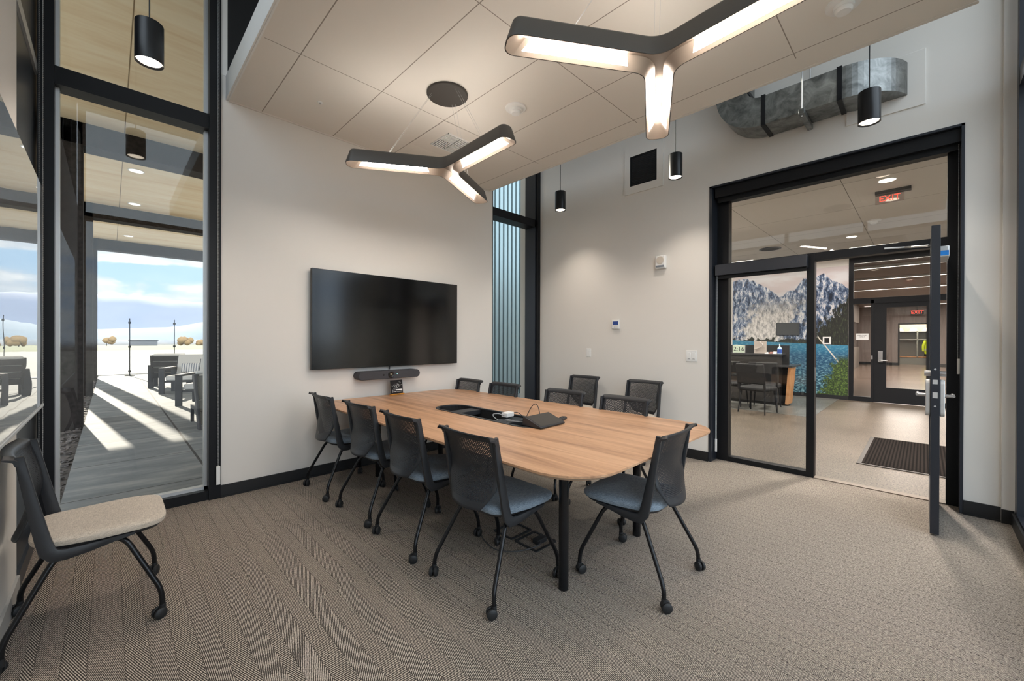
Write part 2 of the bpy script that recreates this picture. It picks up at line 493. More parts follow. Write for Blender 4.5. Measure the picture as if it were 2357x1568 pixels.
# left wall behind the marker board, dark recess beyond it
struct('wall_left', MB().box(XC - 0.12, XC, YD, 3.27, 0, 3.30), WALL)
w4 = sroot('window_4')
mb = MB()
for yy in (YD, 0.75, 2.0, 3.21): mb.box(XC - 0.11, XC - 0.01, yy, yy + 0.06, 3.30, ZT)
mb.box(XC - 0.11, XC - 0.01, YD, 3.27, 3.30, 3.36).box(XC - 0.11, XC - 0.01, YD, 3.27, ZT - 0.06, ZT)
mb.build('window_frame', BLACK, w4)
MB().box(XC - 0.065, XC - 0.058, YD + 0.06, 3.21, 3.36, ZT - 0.06).build('window_glass', GLASS, w4)
struct('baseboard_left', MB().box(XC, XC + 0.012, 0.4, 3.27, 0, 0.10), ALU)
struct('trim_5', MB().box(XC - 0.13, XC - 0.01, 3.27, YA + 0.16, 0, ZT), FRAME)
struct('trim_6', MB().box(XC - 0.012, XC + 0.002, 3.27, YA, 3.05, 3.12), ALU)
struct('trim_7', MB().box(XC - 0.01, XC + 0.004, 3.27, YA, 0, 0.09), FRAME)

# back wall: dark storefront glazing beside and behind the camera
w3 = sroot('window_3')
mb = MB()
for xx in (-0.30, 1.30, 2.92, 4.54): mb.box(xx - 0.04, xx + 0.04, YD - 0.10, YD, 0, ZT)
for z0, z1 in ((0, 0.10), (3.10, 3.22), (ZT - 0.08, ZT)): mb.box(-0.34, 4.60, YD - 0.098, YD - 0.002, z0, z1)
mb.build('window_frame', FRAME, w3)
mb = MB()
for a, b_ in ((-0.26, 1.26), (1.34, 2.88), (2.96, 4.50)):
    for z0, z1 in ((0.10, 3.10), (3.22, ZT - 0.08)): mb.box(a, b_, YD - 0.055, YD - 0.045, z0, z1)
mb.build('window_glass', GLASS, w3)
struct('trim_8', MB().box(XC, 4.58, YD, YD + 0.015, 0, 0.09), BASE)

# tall window left of the television wall
w1 = sroot('window_1')
mb = MB()
mb.box(XC, -0.265, YA - 0.02, YA + 0.16, 0, ZT)
mb.box(0.575, 0.655, YA - 0.02, YA + 0.16, 0, ZT)
mb.box(-0.265, 0.575, YA, YA + 0.15, 3.035, 3.155)
mb.box(-0.265, 0.575, YA, YA + 0.15, 0, 0.075)
mb.box(-0.265, 0.575, YA, YA + 0.15, ZT - 0.1, ZT)
mb.build('window_frame', BLACK, w1)
mb = MB(); mb.box(-0.268, -0.245, YA + 0.06, YA + 0.12, 0.075, ZT).box(0.553, 0.575, YA + 0.06, YA + 0.12, 0.075, ZT).box(-0.265, 0.575, YA + 0.06, YA + 0.12, 0.075, 0.10)
mb.build('glazing_bead', ALU, w1)
MB().box(-0.25, 0.56, YA + 0.085, YA + 0.092, 0.09, 3.04).build('window_glass', GLASS, w1)
MB().box(-0.25, 0.56, YA + 0.085, YA + 0.092, 3.15, ZT - 0.1).build('transom_glass', GLASS, w1)

# narrow window in the far corner
w2 = sroot('window_2')
mb = MB()
mb.box(3.685, 3.715, YA + 0.02, YA + 0.24, 0, ZT)
mb.box(4.585, 4.64, YA - 0.02, YA + 0.24, 0, ZT)
mb.box(3.715, 4.585, YA + 0.02, YA + 0.22, 3.02, 3.13)
mb.box(3.715, 4.585, YA + 0.02, YA + 0.22, 0, 0.08)
mb.build('window_frame', BLACK, w2)
MB().box(4.565, 4.588, YA + 0.02, YA + 0.225, 0.08, ZT).build('jamb_liner', FRAME, w2)
MB().box(3.71, 4.57, YA + 0.20, YA + 0.207, 0.08, 3.03).build('window_glass', GLASS, w2)
MB().box(3.71, 4.57, YA + 0.20, YA + 0.207, 3.12, ZT).build('transom_glass', GLASS, w2)

# ceiling: floating cloud of 2x4 panels with a fascia, and the deck above
m_, t, out = new_mat('ceiling_cloud')
b = t.new('ShaderNodeBsdfPrincipled'); b.inputs['Roughness'].default_value = 0.8
x, y, z = t.sep(t.obj())
gx = t.math('ABSOLUTE', t.math('SUBTRACT', t.math('FRACT', t.math('DIVIDE', t.math('SUBTRACT', x, 0.953 - 0.3048), 0.6096)), 0.5))
gy = t.math('ABSOLUTE', t.math('SUBTRACT', t.math('FRACT', t.math('DIVIDE', t.math('SUBTRACT', y, 1.865 - 0.6096), 1.2192)), 0.5))
j = t.math('MAXIMUM', t.math('LESS_THAN', gx, 0.0035 / 0.6096), t.math('LESS_THAN', gy, 0.003 / 1.2192))
inr = t.math('MULTIPLY', t.math('LESS_THAN', x, 3.46), t.math('GREATER_THAN', x, 0.73))
c = t.mix(t.math('MULTIPLY', j, inr), rgb(226, 221, 213), rgb(148, 139, 130))
t.put(b.inputs['Base Color'], c); t.l.new(b.outputs[0], out.inputs[0])
CLOUD = m_
struct('ceiling', MB().box(0.70, 3.635, -0.22, YA, CEIL, CEIL + 0.19), CLOUD)
struct('trim_9', MB().box(0.688, 0.70, -0.22, YA, CEIL - 0.004, CEIL + 0.195).box(0.70, 0.712, -0.22, YA, CEIL - 0.006, CEIL), WHITEP)
struct('trim_10', MB().box(3.622, 3.648, -0.22, YA, CEIL - 0.006, CEIL + 0.195), CEILP)
struct('trim_11', MB().box(0.712, 3.62, YA - 0.012, YA - 0.001, CEIL - 0.012, CEIL), CEILP)
struct('ceiling_deck', MB().box(XC - 0.12, XB + 0.2, YD - 0.1, YA + 0.3, ZT, ZT + 0.12), DECK)

# ------------------------------------------------------------------ glazed entry with the open door
XG = 4.83
d1 = sroot('door_1')
mb = MB()   # deep steel channel lining the opening
mb.box(XB - 0.006, XB + 0.24, D1 - 0.028, D1, 0, DZ); mb.box(XB - 0.006, XB + 0.24, D0, D0 + 0.018, 0, DZ)
mb.box(XB - 0.006, XB + 0.24, D0, D1, DZ - 0.018, DZ)
mb.build('channel_lining', FRAME, d1)
mb = MB()   # storefront members
mb.box(XG - 0.03, XG + 0.07, 1.50, 1.617, 0, DZ - 0.018)
mb.box(XG - 0.03, XG + 0.07, 0.738, 0.80, 0, 2.16)
mb.box(XG - 0.03, XG + 0.07, -0.197, -0.13, 0, DZ - 0.018)
mb.box(XG - 0.028, XG + 0.068, -0.13, 1.50, 2.085, 2.16)
mb.box(XG - 0.028, XG + 0.068, -0.13, 1.50, 2.84, DZ - 0.018)
mb.box(XG - 0.028, XG + 0.068, 0.80, 1.50, 0, 0.05)
mb.build('storefront_frame', BLACK, d1)
MB().box(XG + 0.02, XG + 0.027, 0.80, 1.50, 0.05, 2.085).build('sidelite_glass', GLASS_IN, d1)
MB().box(XG + 0.02, XG + 0.027, -0.13, 1.50, 2.16, 2.84).build('transom_glass', GLASS_IN, d1)
MB().box(XG - 0.035, XG + 0.045, -0.13, 0.738, 0.0, 0.008).build('threshold', pbr('bronze_threshold', rgb(132, 120, 108), 0.5), d1)
MB().box(XG - 0.01, XG + 0.0, 0.728, 0.74, 0.93, 1.06).build('strike_plate', CHROME, d1)
# the leaf, swung into the room
lf = bpy.data.objects.new('door_leaf', None); COL.objects.link(lf); lf.parent = d1; lf.location = (XG - 0.01, -0.055, 0.012)
LW = 0.855
def leafbox(mb, a, b_, z0, z1, y0=-0.022, y1=0.022): mb.box(-b_, -a, y0, y1, z0, z1)
mb = MB()
leafbox(mb, 0, 0.09, 0, 2.09); leafbox(mb, LW - 0.09, LW, 0, 2.09); leafbox(mb, 0.09, LW - 0.09, 0, 0.22); leafbox(mb, 0.09, LW - 0.09, 1.99, 2.09)
mb.build('stile_frame', FRAME, lf, 0.0015)
MB().box(-LW + 0.09, -0.09, -0.004, 0.004, 0.22, 1.99).build('door_glass', GLASS_IN, lf)
mb = MB()
for s in (-1, 1):
    y0, y1 = (0.022, 0.046) if s > 0 else (-0.046, -0.022)
    poly = rrect(-LW + 0.012, -LW + 0.080, 0.795, 1.045, 0.03)
    mb.prism(poly, y0, y1, Matrix(((1, 0, 0, 0), (0, 0, 1, 0), (0, 1, 0, 0), (0, 0, 0, 1))))
mb.build('lock_plate', ALU, lf, 0.004)
mb = MB()
for s in (-1, 1):
    mb.tube([(-LW + 0.045, s * 0.04, 0.935), (-LW + 0.045, s * 0.085, 0.935)], 0.011, 14)
    mb.tube([(-LW + 0.045, s * 0.085, 0.935), (-LW + 0.165, s * 0.085, 0.935)], 0.010, 14)
mb.build('door_handle', CHROME, lf, smooth=True)
MB().tube([(-LW + 0.045, -0.052, 1.085), (-LW + 0.045, 0.052, 1.085)], 0.019, 20).build('deadbolt', CHROME, lf, smooth=True)
mb = MB()
mb.box(-LW - 0.001, -LW, -0.012, 0.012, 1.015, 1.045).box(-LW - 0.001, -LW, -0.012, 0.012, 0.92, 0.96)
for zz in (1.115, 0.865): mb.lathe([(0.006, 0), (0.006, 0.0015)], (-LW, 0, zz), 12, Matrix.Rotation(RAD(-90), 4, 'Y'))
mb.build('latch_plate', ALU, lf)
MB().box(-0.44, -0.12, -0.075, -0.022, 1.93, 2.01).build('closer_body', ALU, lf, 0.006)
MB().box(-0.441, -0.4405, -0.072, -0.028, 1.94, 1.975).build('blue_film', pbr('blue_film', rgb(40, 130, 215), 0.3), lf)
mb = MB(); mb.tube([(-0.30, 0.03, 2.045), (-0.02, 0.17, 2.10)], 0.008, 8); mb.tube([(-0.02, 0.17, 2.10), (-0.05, 0.30, 2.105)], 0.008, 8)
mb.build('closer_arm', ALU, lf, smooth=True)

# roller shades: cassette with a hem bar, and bead chains
def chain(name, parent, x, y, z0, z1, gap=0.012, ax='x'):
    mb = MB()
    for k in (-1, 1):
        dx, dy = (k * gap, 0) if ax == 'x' else (0, k * gap)
        n = int((z1 - z0) / 0.012)
        rings = []
        for i in range(n * 2 + 1):
            r = 0.0028 if i % 2 else 0.001
            zz = z0 + (z1 - z0) * i / (n * 2)
            rings.append([(x + dx + r * cos(q * pi / 2), y + dy + r * sin(q * pi / 2), zz) for q in range(4)])
        mb.loft(rings)
    return mb.build(name, ALU, parent)
r = thing('roller_shade', 'dark roller shade cassette across the top of the glazed entry', 'roller shade', (4.72, 0.7, 2.86))
MB().box(-0.05, 0.05, -0.90, 0.90, 0.0, 0.105).build('cassette', BLACK, r, 0.003)
MB().box(0.0, 0.02, -0.885, 0.885, -0.045, 0.0).build('hem_bar', BLACK, r)
chain('bead_chain', r, 0.0, -0.893, -1.72, 0.0, 0.006, 'y')
MB().box(-0.008, 0.008, -0.903, -0.883, -1.80, -1.68).build('chain_guide', WHITEP, r, 0.003)
r = thing('roller_shade', 'short dark roller shade cassette above the glass beside the door', 'roller shade', (4.72, 1.19, 2.02))
MB().box(-0.04, 0.05, -0.41, 0.41, 0.0, 0.115).build('cassette', FRAME, r, 0.003)
MB().box(0.0, 0.02, -0.40, 0.40, -0.035, 0.0).build('hem_bar', BLACK, r)
chain('bead_chain', r, 0.0, 0.405, -1.80, 0.0, 0.005, 'y')
MB().box(-0.008, 0.008, 0.395, 0.415, -1.92, -1.78).build('chain_guide', WHITEP, r, 0.003)
r = thing('shade_chain', 'pair of steel bead chains hanging at the left edge of the tall window', 'blind chain', (-0.320, 4.05, 0))
chain('bead_strand', r, 0, 0, 0.30, 4.7, 0.0085)
r = thing('shade_chain', 'bead chain with white guide hanging beside the wall with the screen', 'blind chain', (0.634, 4.075, 0))
chain('bead_strand', r, 0, 0, 0.26, 4.7, 0.004)
MB().box(-0.014, 0.014, -0.012, 0.012, 0.12, 0.27).build('chain_guide', WHITEP, r, 0.003)

# ------------------------------------------------------------------ glass marker board on the left wall
m_, t, out = new_mat('back_painted_glass')
b = t.new('ShaderNodeBsdfPrincipled'); b.inputs['Base Color'].default_value = rgb(170, 176, 180); b.inputs['Roughness'].default_value = 0.25
gl = t.new('ShaderNodeBsdfGlossy'); gl.inputs['Roughness'].default_value = 0.0
lw = t.new('ShaderNodeLayerWeight'); lw.inputs[0].default_value = 0.5
f = t.math('MULTIPLY_ADD', t.math('POWER', lw.outputs['Facing'], 1.8), 0.96, 0.04)
n = t.new('ShaderNodeBump'); n.inputs['Strength'].default_value = 0.012; n.inputs['Distance'].default_value = 0.05
t.put(n.inputs['Height'], t.noise(t.vscale(t.obj(), 1, 1.2, 2.2), 2.2, 1)); t.put(gl.inputs['Normal'], n.outputs[0])
mx = t.new('ShaderNodeMixShader'); t.put(mx.inputs[0], f); t.l.new(b.outputs[0], mx.inputs[1]); t.l.new(gl.outputs[0], mx.inputs[2]); t.l.new(mx.outputs[0], out.inputs[0])
r = thing('glass_marker_board', 'large mirror-like glass marker board on the wall behind the lone chair', 'marker board', (XC, 0, 0))
MB().box(0.035, 0.045, 1.30, 3.84, 0.915, 2.245).build('glass_panel', m_, r, 0.0015)
MB().box(0.004, 0.035, 1.34, 3.80, 0.93, 2.23).build('backing', WHITEP, r)
MB().box(0.012, 0.05, 1.30, 3.84, 0.900, 0.915).build('ledge', ALU, r, 0.002)

# ------------------------------------------------------------------ conference table
TZ = 0.72
r = thing('conference_table', 'long walnut-topped conference table with rounded corners on black legs', 'table', (2.2, 2.52, 0))
def capsule(cx, cy, w, l, n=14):
    out = []
    for k in range(n + 1):
        a = pi * k / n; out.append((cx + w * cos(a), cy + l + w * sin(a)))
    for k in range(n + 1):
        a = pi + pi * k / n; out.append((cx + w * cos(a), cy - l + w * sin(a)))
    return out
def ttop(grow, bow=0.0):
    o = rrect(-0.82 - grow, 0.82 + grow, -1.542 - grow, 1.542 + grow, 0.28 + grow, 10)
    return [(x, y) for x, y in o]
mb = MB()
mb.holed(ttop(0), capsule(-0.05, -0.08, 0.145, 0.455), TZ - 0.010, TZ)
mb.holed(ttop(-0.03), capsule(-0.05, -0.08, 0.145, 0.455), TZ - 0.0285, TZ - 0.028)
mb.build('tabletop', TABLE, r)
MB().loft([[(x, y, TZ - 0.010) for x, y in ttop(0)], [(x, y, TZ - 0.028) for x, y in ttop(-0.03)]], False, False).build('edge_band', pbr('birch_edge', rgb(196, 170, 146), 0.5), r)
wl = MB().holed(capsule(-0.05, -0.08, 0.158, 0.455), capsule(-0.05, -0.08, 0.132, 0.455), TZ - 0.006, TZ + 0.004).build('cable_well', PLAS, r)
mb = MB()
c0 = capsule(-0.05, -0.08, 0.134, 0.455)
mb.loft([[(x, y, TZ) for x, y in c0], [(x, y, TZ - 0.085) for x, y in c0]], False, True)
mb.build('tray', VOID, wl)
for yy, ww in ((0.235, 0.06), (-0.325, 0.075)):
    pm = MB().box(-0.05 - 0.133, -0.05 + 0.133, yy - ww, yy + ww, TZ - 0.045, TZ - 0.008)
    pm.build('power_module', PLAS, wl, 0.002)
mb = MB().box(-0.62, 0.62, -1.18, -1.12, 0.63, 0.69).box(-0.45, 0.45, 1.12, 1.18, 0.63, 0.69).box(-0.32, -0.26, -1.15, 1.15, 0.645, 0.69).box(0.22, 0.28, -1.15, 1.15, 0.645, 0.69)
mb.build('under_frame', BLACK, r)
for (lx, ly) in ((-0.488, -1.182), (0.335, -1.16), (-0.36, 1.17), (0.36, 1.17)):
    MB().prism(rrect(lx - 0.025, lx + 0.025, ly - 0.025, ly + 0.025, 0.022, 6), 0.0, TZ - 0.028).build('leg', TUBE, r, smooth=True)

r = thing('floor_box', 'open floor box outline with a cable on the carpet under the table', 'floor box', (1.98, 1.78, 0))
mb = MB().holed(rrect(-0.10, 0.10, -0.10, 0.10, 0.01), rrect(-0.085, 0.085, -0.085, 0.085, 0.008), 0.0, 0.006)
mb.build('rim', PLAS, r)
MB().box(-0.03, 0.055, -0.05, 0.0, 0.0, 0.03).build('socket', PLAS, r, 0.003)
MB().holed(rrect(-0.10, 0.10, 0.12, 0.30, 0.01), rrect(-0.088, 0.088, 0.132, 0.288, 0.008), 0.0, 0.008).build('lid', PLAS, r)
MB().tube([(0, -0.02, 0.02), (-0.05, -0.1, 0.03), (-0.2, -0.02, 0.008), (-0.28, 0.1, 0.008), (-0.22, 0.3, 0.008), (-0.15, 0.4, 0.1), (-0.1, 0.45, 0.6)], 0.004, 8, bend=0.08).build('cable', CABLE, r, smooth=True)

# ------------------------------------------------------------------ chairs
def make_chair(label, fab, group):
    ch = thing('conference_chair', label, 'chair', group=group)
    # seat cushion: rounded slab, waterfall front
    def seat_ring(z, g, drop=0.0):
        pts = []
        for k in range(48):
            a = 2 * pi * k / 48
            ca, sa = cos(a), sin(a)
            e = 0.36
            px = math.copysign(abs(ca) ** e, ca); py = math.copysign(abs(sa) ** e, sa)
            wx = 0.222 + 0.006 * py - 0.012 * (py < 0) * abs(py)
            X = px * (wx + g) * (1 - 0.06 * max(0, -py)); Y = 0.012 + py * (0.222 + g)
            zz = z + 0.012 * (Y / 0.22) ** 2 * (1 if Y < 0 else 0.3) - drop * max(0, Y - 0.12) * 1.2
            pts.append((X, Y, zz))
        return pts
    rings = [seat_ring(0.428, -0.012), seat_ring(0.430, -0.001), seat_ring(0.440, 0.003), seat_ring(0.452, 0.003), seat_ring(0.462, -0.006, 0.05), seat_ring(0.468, -0.022, 0.08), seat_ring(0.470, -0.06, 0.08), seat_ring(0.468, -0.13), seat_ring(0.465, -0.19)]
    MB().loft(rings).build('seat', fab, ch, smooth=True)
    MB().loft([seat_ring(0.400, -0.055), seat_ring(0.412, -0.018), seat_ring(0.428, -0.008)]).build('seat_pan', PLAS, ch, smooth=True)
    # under-seat bars
    mb = MB()
    for s in (-1, 1): mb.tube([(s * 0.165, -0.12, 0.392), (s * 0.165, 0.07, 0.404)], 0.013, 10)
    mb.tube([(-0.17, -0.02, 0.395), (0.17, -0.02, 0.395)], 0.011, 10)
    mb.build('under_frame', TUBE, ch, smooth=True)
    # backrest sheet
    bm = bmesh.new(); N, Mv = 20, 24
    uvh = bm.loops.layers.uv.new('hole'); uvm = bm.loops.layers.uv.new('mask')
    def yprof(v):
        return -0.236 + 0.050 * sin(min(v, 0.62) / 0.62 * pi / 2) * 0.9 - 0.052 * max(0, (v - 0.5) / 0.5) ** 1.6
    def half(v): return 0.196 - 0.006 * v if v < 0.70 else 0.192 - 0.075 * ((v - 0.70) / 0.30) ** 1.15
    V = {}
    for i in range(N + 1):
        for jj in range(Mv + 1):
            u = -1 + 2 * i / N; v = jj / Mv
            zb = 0.452 + 0.010 * u * u
            zz = 0.828 - v * (0.828 - zb)
            V[i, jj] = (bm.verts.new((u * half(v), yprof(v) - 0.030 * (1 - u * u) * (1 - 0.25 * v), zz)), u, v)
    for i in range(N):
        for jj in range(Mv):
            q = [V[i, jj], V[i + 1, jj], V[i + 1, jj + 1], V[i, jj + 1]]
            f = bm.faces.new([w[0] for w in q])
            for lp, (vt, u, v) in zip(f.loops, q):
                lp[uvh].uv = (u * 0.20, v * 0.385); lp[uvm].uv = (u, v)
    me = bpy.data.meshes.new('backrest'); bm.to_mesh(me); bm.free(); me.materials.append(PERF)
    for p in me.polygons: p.use_smooth = True
    o = bpy.data.objects.new('backrest', me); COL.objects.link(o); o.parent = ch
    sm = o.modifiers.new('thick', 'SOLIDIFY'); sm.thickness = 0.003
    # back frame: uprights, top rail with a backward lip
    for s in (-1, 1):
        prof = [(-0.226, 0.836, 0.014), (-0.212, 0.75, 0.016), (-0.196, 0.66, 0.018), (-0.180, 0.57, 0.021), (-0.163, 0.48, 0.023), (-0.150, 0.425, 0.025), (-0.130, 0.402, 0.026), (-0.095, 0.399, 0.022), (-0.03, 0.404, 0.018), (0.05, 0.414, 0.011), (0.12, 0.421, 0.006)]
        rings = []
        for k, (yy, zz, h) in enumerate(prof):
            a = prof[max(0, k - 1)]; c = prof[min(len(prof) - 1, k + 1)]
            d = Vector((0, c[0] - a[0], c[1] - a[1])).normalized(); nn = Vector((0, -d.z, d.y))
            xc = s * (0.206 + 0.010 * min(1, k / 6)); p = Vector((xc, yy, zz)); ax = Vector((1, 0, 0)) * 0.010
            rings.append([p + ax * q[0] + nn * h * q[1] for q in ((-1, -0.8), (-0.7, -1), (0.7, -1), (1, -0.8), (1, 0.8), (0.7, 1), (-0.7, 1), (-1, 0.8))])
        MB().loft(rings).build('back_upright', PLAS, ch, smooth=True)
    rings = []
    for i in range(29):
        u = -1 + 2 * i / 28; fl = abs(u) ** 8
        x_ = u * 0.222; yb = -0.232 - 0.030 * (1 - u * u)
        drop = 0.014 * max(0, (abs(u) - 0.93) / 0.07) ** 2
        sec = [(0.008, 0.815), (0.006, 0.832), (-0.004, 0.841), (-0.030 - 0.008 * fl, 0.849), (-0.032 - 0.008 * fl, 0.843), (-0.010, 0.832), (-0.004, 0.815)]
        rings.append([(x_, yb + a, zz - drop) for a, zz in sec])
    MB().loft(rings).build('top_rail', PLAS, ch, smooth=True)
    # legs with twin-wheel casters
    for s in (-1, 1):
        for nm, pts in (('f', [(s * 0.155, 0.030, 0.405), (s * 0.185, 0.088, 0.392), (s * 0.242, 0.212, 0.125), (s * 0.248, 0.214, 0.045)]),
                        ('r', [(s * 0.155, -0.085, 0.395), (s * 0.182, -0.132, 0.378), (s * 0.244, -0.268, 0.110), (s * 0.250, -0.270, 0.045)])):
            lg = MB().tube(pts, 0.0112, 12, bend=0.045).build('leg', TUBE, ch, smooth=True)
            cx_, cy_ = pts[-1][0], pts[-1][1]
            ang = RAD({('f', 1): 20, ('f', -1): 65, ('r', 1): -30, ('r', -1): 40}[nm, s])
            M = Matrix.Translation((cx_ + 0.012 * sin(ang), cy_ - 0.012 * cos(ang), 0.0255)) @ Matrix.Rotation(ang, 4, 'Z') @ Matrix.Rotation(RAD(90), 4, 'Y')
            mb = MB()
            for q in (-1, 1):
                mb.lathe([(0.010, q * 0.005), (0.0225, q * 0.005), (0.0255, q * 0.008), (0.0255, q * 0.018), (0.021, q * 0.0225), (0.006, q * 0.0235)], n=20, M=M)
            mb.lathe([(0.012, -0.006), (0.012, 0.006)], n=12, M=M)
            mb.tube([(cx_, cy_, 0.03), (cx_, cy_, 0.062)], 0.013, 12)
            mb.build('caster', RUBB, lg, smooth=True)
    return ch
G1 = 'grey conference chairs around the table'
grey = make_chair('black mesh-back chair on the near long side, closest to the front table leg', FAB_GREY, G1)
grey.location = (1.565, 1.675, 0); grey.rotation_euler = (0, 0, RAD(-90))
def place(x, y, rz, label, src=grey, group=G1): return dup(src, (x, y, 0), RAD(rz), label, group)
place(1.56, 2.355, -91, 'black mesh-back chair on the near long side, second from the foreground table leg')
place(1.565, 2.985, -89, 'black mesh-back chair on the near long side, second from the screen wall')
place(1.535, 3.650, -91, 'black mesh-back chair on the near long side, nearest the screen wall')
place(2.150, 1.165, 3, 'black mesh-back chair with a slate seat alone at the short end of the table')
place(2.80, 1.745, 90, 'mesh-back chair across the table, nearest the glazed door')
place(2.80, 2.365, 91, 'mesh-back chair across the table, second from the glazed door')
place(2.80, 3.190, 90, 'mesh-back chair across the table, in front of the corner window')
place(2.80, 3.800, 89, 'mesh-back chair across the table, nearest the screen wall')
beige = make_chair('black mesh-back chair with beige seat standing alone before the tall window', FAB_BEIGE, 'spare beige chairs along the walls')
beige.location = (-0.035, 2.785, 0); beige.rotation_euler = (0, 0, RAD(-90))
place(4.20, 3.135, 90, 'spare mesh-back chair against the wall below the thermostat', beige, 'spare beige chairs along the walls')
place(4.20, 2.300, 88, 'spare mesh-back chair against the wall nearer the light switches', beige, 'spare beige chairs along the walls')

# ------------------------------------------------------------------ things on the table
r = thing('touch_controller', 'black wedge-shaped touch controller on the table beside the cable well', 'touch panel', (2.17, 1.875, TZ), RAD(2))
mb = MB()
sec = [(-0.085, 0.004), (-0.085, 0.016), (0.06, 0.068), (0.078, 0.062), (0.085, 0.004)]
mb.loft([[(xx, a, b_) for a, b_ in sec] for xx in (-0.135, 0.135)])
mb.build('body', PLAS, r, 0.005)
MB().quad((-0.125, -0.078, 0.0195), (0.125, -0.078, 0.0195), (0.125, 0.055, 0.0672), (-0.125, 0.055, 0.0672)).build('screen', pbr('touch_glass_sheen', rgb(58, 55, 52), 0.38), r)  # grey base colour stands in for the ceiling reflected in the glass
tag(MB().tube([(2.20, 2.10, TZ - 0.04), (2.20, 2.06, TZ + 0.05), (2.215, 2.02, TZ + 0.125), (2.225, 1.985, TZ + 0.13), (2.23, 1.965, TZ + 0.06), (2.23, 1.955, TZ + 0.02)], 0.0028, 8, bend=0.04).build('cable_loop', CABLE, smooth=True),
    'thin black cable looping up from the cable well behind the touch controller', 'cable')
r = thing('remote_control', 'small black remote lying behind the touch controller on the table', 'remote', (2.40, 1.90, TZ), RAD(-70))
MB().prism(capsule(0, 0, 0.024, 0.055, 8), 0, 0.016).build('body', PLAS, r, 0.004)
mb = MB()
for i in range(3):
    for k in (-1, 1): mb.lathe([(0.004, 0.016), (0.004, 0.0175)], (k * 0.009, -0.03 + i * 0.022, 0), 10)
mb.build('buttons', CABLE, r)
r = thing('power_adapter', 'white square power adapter resting on the cable well', 'power adapter', (2.19, 2.26, TZ + 0.004), RAD(8))
MB().box(-0.045, 0.045, -0.028, 0.028, 0, 0.034).build('body', WHITEP, r, 0.004)
MB().tube([(-0.045, 0, 0.015), (-0.09, 0.02, 0.035), (-0.13, 0.06, 0.03), (-0.11, 0.0, -0.02), (-0.04, -0.06, -0.006)], 0.003, 8, bend=0.04).build('output_cable', WCABLE, r, smooth=True)
MB().tube([(0.045, 0, 0.015), (0.08, -0.03, 0.03), (0.09, -0.08, 0.0), (0.08, -0.10, -0.03)], 0.003, 8, bend=0.03).build('mains_cable', CABLE, r, smooth=True)
tag(MB().tube([(2.10, 2.20, TZ - 0.02), (2.06, 2.12, TZ + 0.01), (2.05, 2.02, TZ + 0.02), (2.12, 1.95, TZ + 0.01), (2.12, 1.955, TZ + 0.01)], 0.003, 8, bend=0.05).build('patch_cable', WCABLE, smooth=True),
    'pale cable curling out of the near end of the cable well', 'cable')

# wifi sign
WMARK = pbr('white_print', rgb(235, 235, 235), 0.5)
r = thing('wifi_sign', 'small black square sign with white script and arcs on the table under the video bar', 'sign', (2.205, 3.99, TZ), RAD(4))
r.rotation_euler = (RAD(-7), 0, RAD(4))
MB().box(-0.075, 0.075, -0.001, 0.003, 0.012, 0.160).build('sign_plate', pbr('sign_black', rgb(22, 20, 24), 0.3), r)
MB().box(-0.082, 0.082, -0.018, 0.018, 0.0, 0.014).build('stand', pbr('amber_acrylic', rgb(190, 130, 50), 0.25), r, 0.002)
def stroke(mb, pts, w=0.0022):
    mb.tube([(x_, -0.0016, z_) for x_, z_ in pts], w, 5, bend=0.006, sq=0.3)
mb = MB()
stroke(mb, [(-0.060, 0.102), (-0.055, 0.094), (-0.042, 0.098), (-0.030, 0.112), (-0.026, 0.122), (-0.030, 0.104), (-0.024, 0.092), (-0.012, 0.100), (-0.006, 0.122), (-0.002, 0.130), (-0.006, 0.108), (-0.002, 0.084), (0.006, 0.104), (0.010, 0.124), (0.012, 0.104), (0.018, 0.096), (0.028, 0.118), (0.028, 0.098), (0.024, 0.080), (0.030, 0.100), (0.038, 0.106), (0.040, 0.096), (0.048, 0.100), (0.058, 0.112), (0.064, 0.100)], 0.0026)
for rr in (0.006, 0.013, 0.020):
    stroke(mb, [(0.034 + rr * cos(RAD(a)), 0.122 + rr * sin(RAD(a))) for a in (20, 50, 80, 110)], 0.0016)
mb.build('script_lettering', WMARK, r)
mb = MB().box(-0.040, 0.010, -0.0020, -0.0012, 0.070, 0.077).box(-0.010, 0.066, -0.0020, -0.0012, 0.047, 0.060)
mb.box(-0.045, -0.014, -0.0020, -0.0012, 0.050, 0.056).box(-0.045, -0.008, -0.0020, -0.0012, 0.032, 0.038).box(-0.002, 0.064, -0.0020, -0.0012, 0.034, 0.036)
for zz in (0.053, 0.035): mb.box(-0.060, -0.050, -0.0020, -0.0012, zz - 0.005, zz + 0.005)
mb.build('info_lines', WMARK, r)

# ------------------------------------------------------------------ television and video bar
r = thing('television', 'large black flat television mounted on the wall above the table end', 'television', (2.195, 4.04, 1.508))
MB().box(-0.848, 0.848, 0.0, 0.035, -0.481, 0.481).build('bezel', TVB, r, 0.003)
MB().box(-0.842, 0.842, -0.0012, -0.0002, -0.474, 0.476).build('screen', SCREEN, r)
MB().box(-0.3, 0.3, 0.035, 0.068, -0.2, 0.2).build('wall_mount', BLACK, r)
MB().tube([(-0.03, 0.04, -0.44), (-0.03, 0.045, -0.515)], 0.006, 8).build('cable', CABLE, r)
r = thing('video_bar', 'long dark video conference bar with centre camera under the television', 'video bar', (2.13, 4.035, 0.943))
def stadium(hw, hz, n=10):
    out = []
    for k in range(n + 1):
        a = -pi / 2 + pi * k / n; out.append((hw - hz + hz * cos(a), hz * sin(a)))
    for k in range(n + 1):
        a = pi / 2 + pi * k / n; out.append((-hw + hz + hz * cos(a), hz * sin(a)))
    return out
